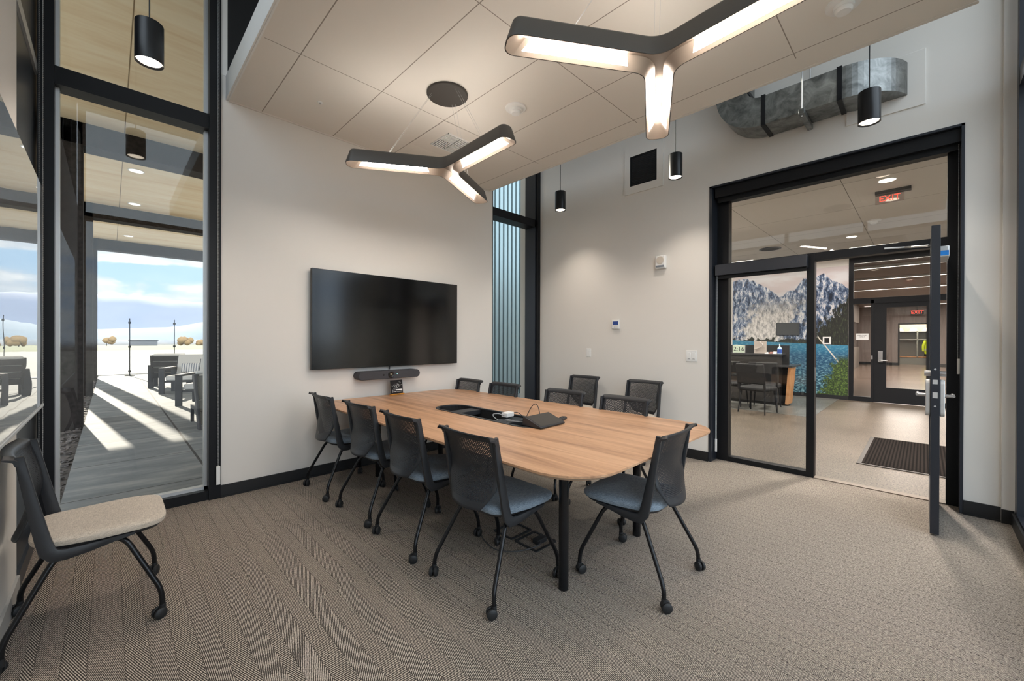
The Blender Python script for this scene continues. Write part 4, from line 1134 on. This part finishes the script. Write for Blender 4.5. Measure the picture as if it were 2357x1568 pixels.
# lobby ceiling fittings
r = thing('exit_sign', 'ceiling hung exit sign with red letters in the lobby', 'exit sign', (6.75, 0.27, LC))
MB().box(-0.05, 0.05, -0.16, 0.16, -0.035, 0.0).build('canopy', BLACK, r)
MB().box(-0.004, 0.004, -0.10, 0.16, -0.15, -0.035).build('edge_lit_panel', glass('sign_acrylic', (0.85, 0.8, 0.8, 1), 0.06), r)
REDL = emit('red_letters', (1, 0.07, 0.04, 1), 1.6)
text('letters', 'EXIT', 0.095, REDL, r, (-0.006, 0.03, -0.093), FACE_MX)
det2 = dup(det, (8.26, 0.54, LC), 0, 'white smoke detector on the lobby ceiling')
r = thing('ceiling_speaker', 'round dark ceiling speaker in the lobby above the desk', 'speaker', (9.4, 2.17, LC))
MB().lathe([(0.19, 0.0), (0.19, -0.008), (0.16, -0.012)], n=32).build('rim', FRAME, r); MB().lathe([(0.155, -0.011), (0.150, -0.0135)], n=32).build('grille', VOID, r)

# employee door storefront
d2 = sroot('door_2')
mb = MB()
for y0, y1, z0, z1 in ((1.09, 1.17, 0, LC), (0.755, 0.80, 0, 2.2), (-0.19, -0.12, 0, 2.2), (-1.60, 1.09, 2.12, 2.24), (-1.60, 1.09, 3.02, LC), (0.80, 1.09, 0, 0.10), (-1.6, -1.5, 0, LC), (-1.5, -0.19, 0, 0.1)):
    mb.box(XM - 0.02, XM + 0.09, y0, y1, z0, z1)
mb.build('storefront_frame', BLACK, d2)
mb = MB().box(XM + 0.03, XM + 0.036, 0.80, 1.09, 0.1, 2.12).box(XM + 0.03, XM + 0.036, -1.5, 1.09, 2.24, 3.02).box(XM + 0.03, XM + 0.036, -1.5, -0.19, 0.1, 2.12)
mb.build('storefront_glass', GLASS_IN, d2)
lf = bpy.data.objects.new('door_leaf', None); COL.objects.link(lf); lf.parent = d2; lf.location = (XM, 0, 0)
MB().box(-0.01, 0.035, 0.555, 0.755, 0.01, 2.12).box(-0.01, 0.035, -0.12, -0.035, 0.01, 2.12).box(-0.01, 0.035, -0.035, 0.555, 0.01, 0.33).box(-0.01, 0.035, -0.035, 0.555, 2.02, 2.12).build('stile_frame', BLACK, lf)
MB().box(0.010, 0.016, -0.035, 0.555, 0.33, 2.02).build('door_glass', GLASS_IN, lf)
MB().box(-0.035, -0.01, 0.61, 0.685, 0.86, 1.10).build('keypad_lock', CHROME, lf, 0.005)
MB().tube([(-0.03, 0.65, 0.90), (-0.07, 0.65, 0.90), (-0.07, 0.53, 0.90)], 0.011, 10).build('door_handle', CHROME, lf, smooth=True)
MB().box(XM - 0.03, XM - 0.012, 0.77, 0.795, 0.92, 1.00).build('strike_box', CHROME, d2)
r = thing('employees_only_sign', 'white paper sign reading employees only taped to the narrow glass', 'sign', (XM - 0.004 + 0.03, 0.945, 1.405))
MB().box(-0.003, 0.0, -0.105, 0.105, -0.07, 0.07).build('paper', pbr('paper', rgb(225, 225, 224), 0.7), r)
text('lettering', 'EMPLOYEES\nONLY', 0.032, VOID, r, (-0.0036, 0, 0.012), FACE_MX, 0.0002)

# corridor beyond the employee door
struct('corridor_floor', MB().box(XM + 0.1, 33.0, -4.0, 4.0, -0.12, 0.0), concrete('corridor_concrete', rgb(116, 100, 90), rgb(134, 118, 106), False, 0.22))
struct('corridor_ceiling', MB().box(XM + 0.1, 33.0, -4.0, 4.0, LC, LC + 0.1), pbr('corridor_ceiling', rgb(160, 154, 150), 0.8))
struct('corridor_wall_side', MB().box(XM + 0.12, 33.0, 4.0, 4.1, 0, LC).box(XM + 0.12, 33.0, -4.1, -4.0, 0, LC), TAUPE)
struct('corridor_wall_back', MB().box(30.0, 30.15, 0.95, 4.0, 0, LC).box(30.0, 30.15, -4.0, -0.45, 0, LC).box(30.0, 30.15, -0.45, 0.95, 2.2, LC), TAUPE)
struct('baseboard_corridor', MB().box(29.98, 30.0, 0.95, 4.0, 0, 0.14).box(29.98, 30.0, -4.0, -0.45, 0, 0.14), BASE)
struct('trim_13', MB().box(29.96, 30.16, 0.91, 0.97, 0, 2.24).box(29.96, 30.16, -0.47, -0.41, 0, 2.24).box(29.96, 30.16, -0.47, 0.97, 2.18, 2.24), BLACK)
struct('locker_room_wall', MB().box(32.4, 32.5, -2.0, 3.0, 0, LC), pbr('cream_wall', rgb(216, 206, 184), 0.8))
r = thing('corridor_partition', 'grey glazed office partition along the left of the corridor', 'partition', (0, 0, 0))
MB().box(13.0, 27.0, 2.30, 2.40, 0, 1.0).box(13.0, 27.0, 2.30, 2.40, 2.2, LC).build('panel', pbr('partition_grey', rgb(120, 112, 106), 0.6), r)
MB().box(13.0, 27.0, 2.34, 2.35, 1.0, 2.2).build('partition_glass', GLASS_IN, r)
WARM = emit('linear_lamp', (1.0, 0.86, 0.76, 1), 3.2)
for k, (xx, nm) in enumerate(((13.3, 'nearest the employee door'), (15.8, 'second from the employee door'), (19.0, 'in the middle of the corridor'), (23.5, 'second from the lockers'), (28.0, 'nearest the lockers'))):
    r = thing('linear_ceiling_light', 'long slim corridor ceiling light ' + nm, 'ceiling light', (xx, 0, LC), 0, 'slim corridor lights')
    MB().box(-0.05, 0.05, -2.2, 2.2, -0.06, 0).build('housing', WHITEP, r); MB().box(-0.04, 0.04, -2.18, 2.18, -0.064, -0.061).build('diffuser', WARM, r)
r = thing('red_alarm_box', 'red extinguisher cabinet on the corridor side wall', 'alarm box', (17.5, 2.25, 1.55))
MB().box(-0.2, 0.2, -0.05, 0.05, -0.3, 0.3).build('cabinet', RED, r, 0.01); MB().box(-0.205, -0.201, -0.03, 0.03, -0.1, 0.1).build('lens', WHITEP, r)
r = thing('exit_sign', 'small glowing red exit sign at the far end of the corridor', 'exit sign', (29.5, 0.25, 2.78))
MB().box(0.004, 0.05, -0.24, 0.24, -0.10, 0.10).build('housing', BLACK, r); text('letters', 'EXIT', 0.22, REDL, r, (0, 0, 0), FACE_MX)
MB().tube([(0.03, 0, 0.10), (0.03, 0, LC - 2.78)], 0.01, 8).build('stem', BLACK, r)
MB().box(0.0, 0.003, -0.24, 0.24, 0.07, 0.09).build('red_bar', REDL, r)
r = thing('gear_lockers', 'open grey gear lockers at the end of the corridor', 'lockers', (31.6, 0, 0))
LKM = pbr('locker_grey', rgb(120, 122, 118), 0.5)
mb = MB()
for yy in (-0.75, 0.25, 1.25): mb.box(0, 0.6, yy - 0.03, yy + 0.03, 0, 1.85)
mb.box(0.55, 0.6, -0.75, 1.25, 0, 1.85); mb.build('carcass', LKM, r)
MB().box(0, 0.6, -0.75, 1.25, 1.82, 1.86).box(0, 0.6, -0.75, 1.25, 1.36, 1.40).build('shelf', ALU, r); MB().box(0, 0.6, -0.75, 1.25, 0.40, 0.44).build('bench', DESKW, r); MB().box(0.02, 0.6, -0.73, 1.23, 0.0, 0.38).build('drawer_front', LKM, r)
for k, (yy, lb) in enumerate(((0.98, 'white hard hat on the lockers, leftmost'), (0.42, 'white hard hat on the lockers, middle one'), (-0.12, 'white hard hat on the lockers, rightmost'))):
    r2 = thing('hard_hat', lb, 'helmet', (31.8, yy, 1.86), 0, 'hard hats on the lockers')
    MB().lathe([(0.17, 0.0), (0.165, 0.06), (0.14, 0.12), (0.09, 0.16), (0.02, 0.18)], n=20).build('shell', WHITEP, r2, smooth=True); MB().lathe([(0.21, 0.0), (0.20, 0.015)], n=20).build('brim', WHITEP, r2)
HV = pbr('hi_vis_yellow', rgb(196, 214, 30), 0.7)
r = thing('safety_jacket', 'yellow high visibility jacket hanging in the lockers', 'jacket', (31.52, -0.25, 0.5))
MB().loft([[(0.10 * cos(a) * s, w_ * sin(a) * s, zz) for a in [2 * pi * k / 16 for k in range(16)]] for s, w_, zz in ((1, 0.22, 0.1), (1, 0.26, 0.35), (1, 0.25, 0.6), (0.9, 0.20, 0.8), (0.4, 0.16, 0.9))]).build('body', HV, r, smooth=True)
MB().loft([[(0.104 * cos(a), 0.262 * sin(a), zz) for a in [2 * pi * k / 16 for k in range(16)]] for zz in (0.30, 0.36)], False, False).build('reflective_band', ALU, r)
for s in (-1, 1): MB().tube([(-0.03, s * 0.18, 0.82), (-0.05, s * 0.28, 0.5), (-0.06, s * 0.27, 0.25)], [0.07, 0.05], 10, bend=0.1).build('sleeve', HV, r, smooth=True)
MB().loft([[(0.11 * cos(a), 0.23 * sin(a), zz) for a in [2 * pi * k / 16 for k in range(16)]] for zz in (-0.02, 0.1)]).build('dark_hem', VOID, r)
lamp('corridor_fill_light', 'AREA', (22, 0.2, LC - 0.08), 520, (1.0, 0.88, 0.80), None, shape='RECTANGLE', size=12, size_y=2)  # unseen area light without a fitting, added to brighten the corridor
lamp('locker_fill_light', 'POINT', (31.0, 0.2, 2.9), 220, (1.0, 0.9, 0.72), None, shadow_soft_size=0.2)  # added point light with no fitting, brightens the lockers

# ------------------------------------------------------------------ outside: porch, apron, hills
ZS = 4.54
struct('patio_floor', MB().box(-0.28, 9.0, YA + 0.16, 21.0, -0.14, -0.005), PAVE)
struct('apron_ground', MB().box(-400, 600, 21.0, 62, -0.5, -0.02).box(-400, -0.28, -60, 21.0, -0.5, -0.14).box(9.0, 600, 7.2, 21.0, -0.5, -0.02).box(-0.28, 600, -60, -4.2, -0.5, -0.14).box(-0.28, 4.64, -4.2, YD - 0.1, -0.5, -0.14), TARMAC)
struct('curb', MB().box(-0.28, 12, 20.4, 21.0, -0.1, 0.02), pbr('pale_kerb', rgb(180, 177, 168), 0.8))
struct('grass_field', MB().quad((-1500, 62, -0.02), (2500, 62, -0.02), (2500, 400, -4.0), (-1500, 400, -4.0)).quad((-4500, 400, -4.0), (6500, 400, -4.0), (6500, 2700, -30), (-4500, 2700, -30)), GRASS)
# loose slate strip
bm = bmesh.new(); random.seed(3)
for k in range(1500):
    gx_, gy_ = random.uniform(-0.95, -0.31), random.uniform(4.4, 19.5)
    if random.random() < 0.35: gy_ = random.uniform(4.4, 8.8)
    M = Matrix.Translation((gx_, gy_, random.uniform(-0.06, -0.02))) @ Matrix.Rotation(random.uniform(0, 6.28), 4, 'Z') @ Matrix.Rotation(random.uniform(-0.5, 0.5), 4, 'X') @ Matrix.Diagonal((random.uniform(0.03, 0.08), random.uniform(0.02, 0.05), random.uniform(0.008, 0.02), 1))
    bmesh.ops.create_cube(bm, size=1.0, matrix=M)
me = bpy.data.meshes.new('slate_chips'); bm.to_mesh(me); bm.free()
me.materials.append(pbr('slate', rgb(104, 96, 92), 0.8, vary=0.5, vscale=9))
o = bpy.data.objects.new('slate_chips', me); COL.objects.link(o)
tag(o, 'strip of loose dark slate chips beside the patio slabs', 'stones', kind='stuff')
struct('gravel_bed', MB().box(-1.1, -0.28, YA + 0.16, 20.4, -0.14, -0.055), pbr('gravel_bed', rgb(86, 80, 76), 0.95, vary=0.3, vscale=30))
struct('porch_soffit', MB().box(-2.7, 3.3, YA + 0.16, 19.1, ZS, ZS + 0.65), PLY)
struct('porch_fascia', MB().box(-2.76, -2.70, YA + 0.16, 19.1, ZS - 0.03, ZS + 0.70), STEEL)
struct('trim_14', MB().box(0.16, 0.170, YA + 0.16, 18.7, ZS - 0.0015, ZS), pbr('seam', rgb(140, 116, 84), 0.8))
for k, (yy, lb) in enumerate(((8.83, 'dark steel porch column and beam nearest the window'), (13.90, 'middle dark steel porch column and beam'), (18.70, 'farthest dark steel porch column and beam, against the sky'))):
    r = thing('porch_frame', lb, 'porch frame', (0, yy, 0), 0, 'dark steel porch frames')
    MB().box(-0.62, -0.285, 0.0, 0.33, -0.06, ZS).build('column', STEEL, r, 0.004)
    MB().box(-2.7, 3.3, 0.0, 0.33, ZS - 0.335, ZS).build('beam', STEEL, r, 0.004)
    MB().box(-0.285, 3.3, -0.012, 0.342, ZS - 0.345, ZS - 0.330).build('beam_flange', STEEL, r)
for k, (xx, yy, lb) in enumerate(((0.36, 10.65, 'round soffit downlight just beyond the nearest porch beam'), (0.42, 13.3, 'round soffit downlight before the middle porch beam'), (0.42, 17.6, 'round soffit downlight before the farthest porch beam'))):
    r = thing('soffit_downlight', lb, 'ceiling light', (xx, yy, ZS), 0, 'round soffit downlights')
    MB().lathe([(0.12, 0.0), (0.12, -0.008), (0.105, -0.008)], n=28).build('trim_ring', WHITEP, r); MB().lathe([(0.104, -0.0085), (0.104, -0.0095)], n=28).build('lens', emit('soffit_led', (1, 0.9, 0.8, 1), 1.6), r)
# building wing seen through the corner window: ribbed metal cladding
CLAD = pbr('pale_ribbed_metal', rgb(160, 182, 186), 0.4, metal=0.2); 
r = thing('ribbed_cladding', 'pale ribbed metal cladding seen through the narrow corner window', 'cladding', (0, 7.0, 0))
MB().box(3.6, 9.8, 0.06, 0.10, -0.1, 6.5).build('backing_sheet', pbr('clad_gap_dark', rgb(50, 60, 64), 0.6), r)  # darker sheet that shows between the ribs
for k in range(34):
    xx = 4.60 + k * 0.137
    MB().box(xx, xx + 0.088, 0.0, 0.06, -0.1, 6.5).build('rib', CLAD, r)
struct('wall_wing', MB().box(3.6, 9.8, 7.12, 9.2, -0.1, 6.5), WALL)

# posts
def post(label, x_, y_):
    r = thing('barrier_post', label, 'post', (x_, y_, -0.005), 0, 'thin posts at the patio edge')
    MB().tube([(0, 0, 0), (0, 0, 2.03)], 0.016, 10).build('pole', BLACK, r, smooth=True)
    MB().box(-0.13, 0.13, -0.03, 0.03, 0, 0.025).box(-0.03, 0.03, -0.13, 0.13, 0, 0.025).build('foot', BLACK, r)
    for zz in (0.16, 1.03, 1.88): MB().box(-0.036, 0.036, -0.03, 0.03, zz - 0.035, zz + 0.035).build('bracket', BLACK, r)
    return r
p = post('thin black post with brackets at the patio edge, left one', 0.50, 19.70)
dup(p, (1.735, 19.9, -0.005), 0, 'thin black post rising behind the patio armchairs, right one', 'thin posts at the patio edge')

# patio armchairs
ACH = pbr('dark_slat_timber', rgb(58, 56, 58), 0.55, vary=0.2, vscale=8); CUSH = pbr('pale_outdoor_cushion', rgb(206, 202, 196), 0.85)
m_, t, out = new_mat('striped_pillow'); b = t.new('ShaderNodeBsdfPrincipled'); x, y, z = t.sep(t.obj())
t.put(b.inputs['Base Color'], t.mix(t.math('LESS_THAN', t.math('FRACT', t.math('DIVIDE', x, 0.05)), 0.4), rgb(215, 212, 208), rgb(120, 124, 134))); t.l.new(b.outputs[0], out.inputs[0]); PILL = m_
def armchair(label, loc, rz, pillow=False):
    r = thing('patio_armchair', label, 'armchair', loc, RAD(rz), 'slatted patio armchairs')
    # faces local -y ; back at +y
    for s in (-1, 1):
        MB().box(s * 0.40 - 0.055, s * 0.40 + 0.055, -0.40, 0.30, 0.58, 0.62).box(s * 0.40 - 0.055, s * 0.40 + 0.055, -0.40, -0.36, 0, 0.58).box(s * 0.40 - 0.055, s * 0.40 + 0.055, 0.26, 0.30, 0, 0.58).build('arm_frame', ACH, r, 0.004)
    MB().box(-0.345, 0.345, -0.38, 0.28, 0.27, 0.31).build('seat_deck', ACH, r)
    Mb = Matrix.Translation((0, 0.24, 0.28)) @ Matrix.Rotation(RAD(-16), 4, 'X')
    mb = MB()
    for k in range(4): mb.box(-0.36, 0.36, 0.06, 0.085, 0.02 + k * 0.155, 0.15 + k * 0.155, Mb)
    mb.build('back_slats', ACH, r)
    for s in (-1, 1): MB().box(s * 0.36 - 0.02, s * 0.36 + 0.02, 0.03, 0.09, -0.26, 0.64, Mb).build('back_post', ACH, r)
    MB().box(-0.335, 0.335, -0.37, 0.20, 0.31, 0.43).build('seat_cushion', CUSH, r, 0.03)
    MB().box(-0.34, 0.34, -0.06, 0.055, 0.14, 0.66, Mb).build('back_cushion', CUSH, r, 0.03)
    if pillow: MB().box(-0.22, 0.22, -0.17, -0.07, 0.15, 0.40, Mb).build('striped_pillow', PILL, r, 0.035)
    return r
armchair('dark slatted patio armchair seen from behind, farthest of the row', (1.22, 14.6, -0.005), 168)
armchair('patio armchair with a pale cushion and striped pillow facing the window', (1.40, 12.9, -0.005), -25, True)
armchair('patio armchair with dark back cut by the window frame, right of the striped pillow', (1.50, 10.4, -0.005), -30)
r = thing('patio_recliner', 'slatted patio recliner nearest the window with a leaning black side board', 'patio chair', (1.30, 7.42, -0.005), RAD(2))
for s in (-1, 1):
    MB().loft([[(s * 0.37 + q, y_, z_) for q, y_, z_ in ((-0.016, ya, za), (0.016, ya, za), (0.016, yb, zb), (-0.016, yb, zb))] for ya, za, yb, zb in ((-0.07, 0, 0.07, 0), (0.33, 0.78, 0.45, 0.78))]).build('side_board', ACH, r, 0.004)
mb = MB()
for k in range(4):
    f0 = (0.06 + k * 0.175) / 0.78
    mb.box(-0.352, 0.352, -0.012, 0.012, 0.0, 0.185, Matrix.Translation((0, 0.39 * f0 + 0.02, 0.06 + k * 0.175)) @ Matrix.Rotation(RAD(-27), 4, 'X'))
mb.build('back_slats', pbr('weathered_slats', rgb(120, 116, 108), 0.7, vary=0.15, vscale=5), r)
MB().box(-0.36, 0.36, 0.35, 0.47, 0.78, 0.83).build('top_cushion', CUSH, r, 0.02)
MB().box(-0.35, 0.35, 0.20, 0.85, 0.22, 0.27).build('seat_deck', ACH, r)
for s in (-1, 1): MB().box(s * 0.33 - 0.02, s * 0.33 + 0.02, 0.80, 0.85, 0, 0.22).build('leg', ACH, r)

# far scenery
def ridge(name, dist, prof, mat, depth):
    mb = MB(); rings = []
    xs = [p_[0] for p_ in prof]
    random.seed(11)
    n = 120; lo, hi = xs[0], xs[-1]
    def h(x_):
        for (a, c), (a2, c2) in zip(prof, prof[1:]):
            if a <= x_ <= a2: return c + (c2 - c) * (x_ - a) / (a2 - a)
        return prof[-1][1]
    X0 = [lo + (hi - lo) * k / n for k in range(n + 1)]
    for row in range(9):
        f_ = row / 8
        rings.append([(x_ * (1 + 0.25 * f_), dist + depth * f_, h(x_) * sin(f_ * pi / 2) ** 0.9 * (1 + 0.02 * sin(x_ * 0.031 + row)) - 2 + random.uniform(-1, 1) * 4 * f_) for x_ in X0])
    mb.loft(rings, closed=False)
    o = mb.build(name, mat, smooth=True); o['kind'] = 'structure'; return o
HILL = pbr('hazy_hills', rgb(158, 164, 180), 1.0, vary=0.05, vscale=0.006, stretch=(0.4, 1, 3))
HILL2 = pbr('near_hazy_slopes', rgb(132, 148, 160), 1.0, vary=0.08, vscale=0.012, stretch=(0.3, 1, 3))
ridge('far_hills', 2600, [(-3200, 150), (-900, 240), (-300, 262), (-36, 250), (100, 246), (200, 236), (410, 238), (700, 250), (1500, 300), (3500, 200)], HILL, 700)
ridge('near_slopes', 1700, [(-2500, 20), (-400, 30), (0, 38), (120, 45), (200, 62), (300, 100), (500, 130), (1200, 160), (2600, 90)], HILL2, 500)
r = thing('airfield_hangar', 'low dark hangar far across the airfield', 'building', (17.5, 400, -4.0))
MB().box(-7.5, 7.5, -4, 4, 0, 3.6).build('walls', pbr('hangar', rgb(128, 126, 128), 0.8), r); MB().box(-8, 8, -4.5, 4.5, 3.6, 4.1).build('roof', FRAME, r)
TREE = pbr('autumn_leaves', rgb(170, 134, 84), 0.9, vary=0.2, vscale=2)
def tree(label, x_, y_, h, w_):
    r = thing('autumn_tree', label, 'tree', (x_, y_, -4.0), 0, 'autumn trees across the airfield')
    random.seed(int(x_ * 10))
    mb = MB()
    for k in range(9):
        cx_, cy_, cz = random.uniform(-w_, w_) * 0.5, random.uniform(-w_, w_) * 0.3, h * random.uniform(0.35, 0.8); q = w_ * random.uniform(0.25, 0.4)
        mb.lathe([(q * 0.2, -q), (q * 0.85, -q * 0.5), (q, 0), (q * 0.75, q * 0.6), (q * 0.15, q)], (cx_, cy_, cz), 8)
    mb.build('crown', TREE, r, smooth=True)
    MB().tube([(0, 0, 0), (0, 0, h * 0.5)], 0.18, 6).build('trunk', ACH, r)
tree('bushy tan tree across the airfield near the left column', -1.5, 402, 6.4, 6)
tree('golden tree cluster across the airfield right of the second post', 41, 398, 5.6, 7)
tree('small golden tree at the right edge of the window view', 50, 400, 3.4, 6)
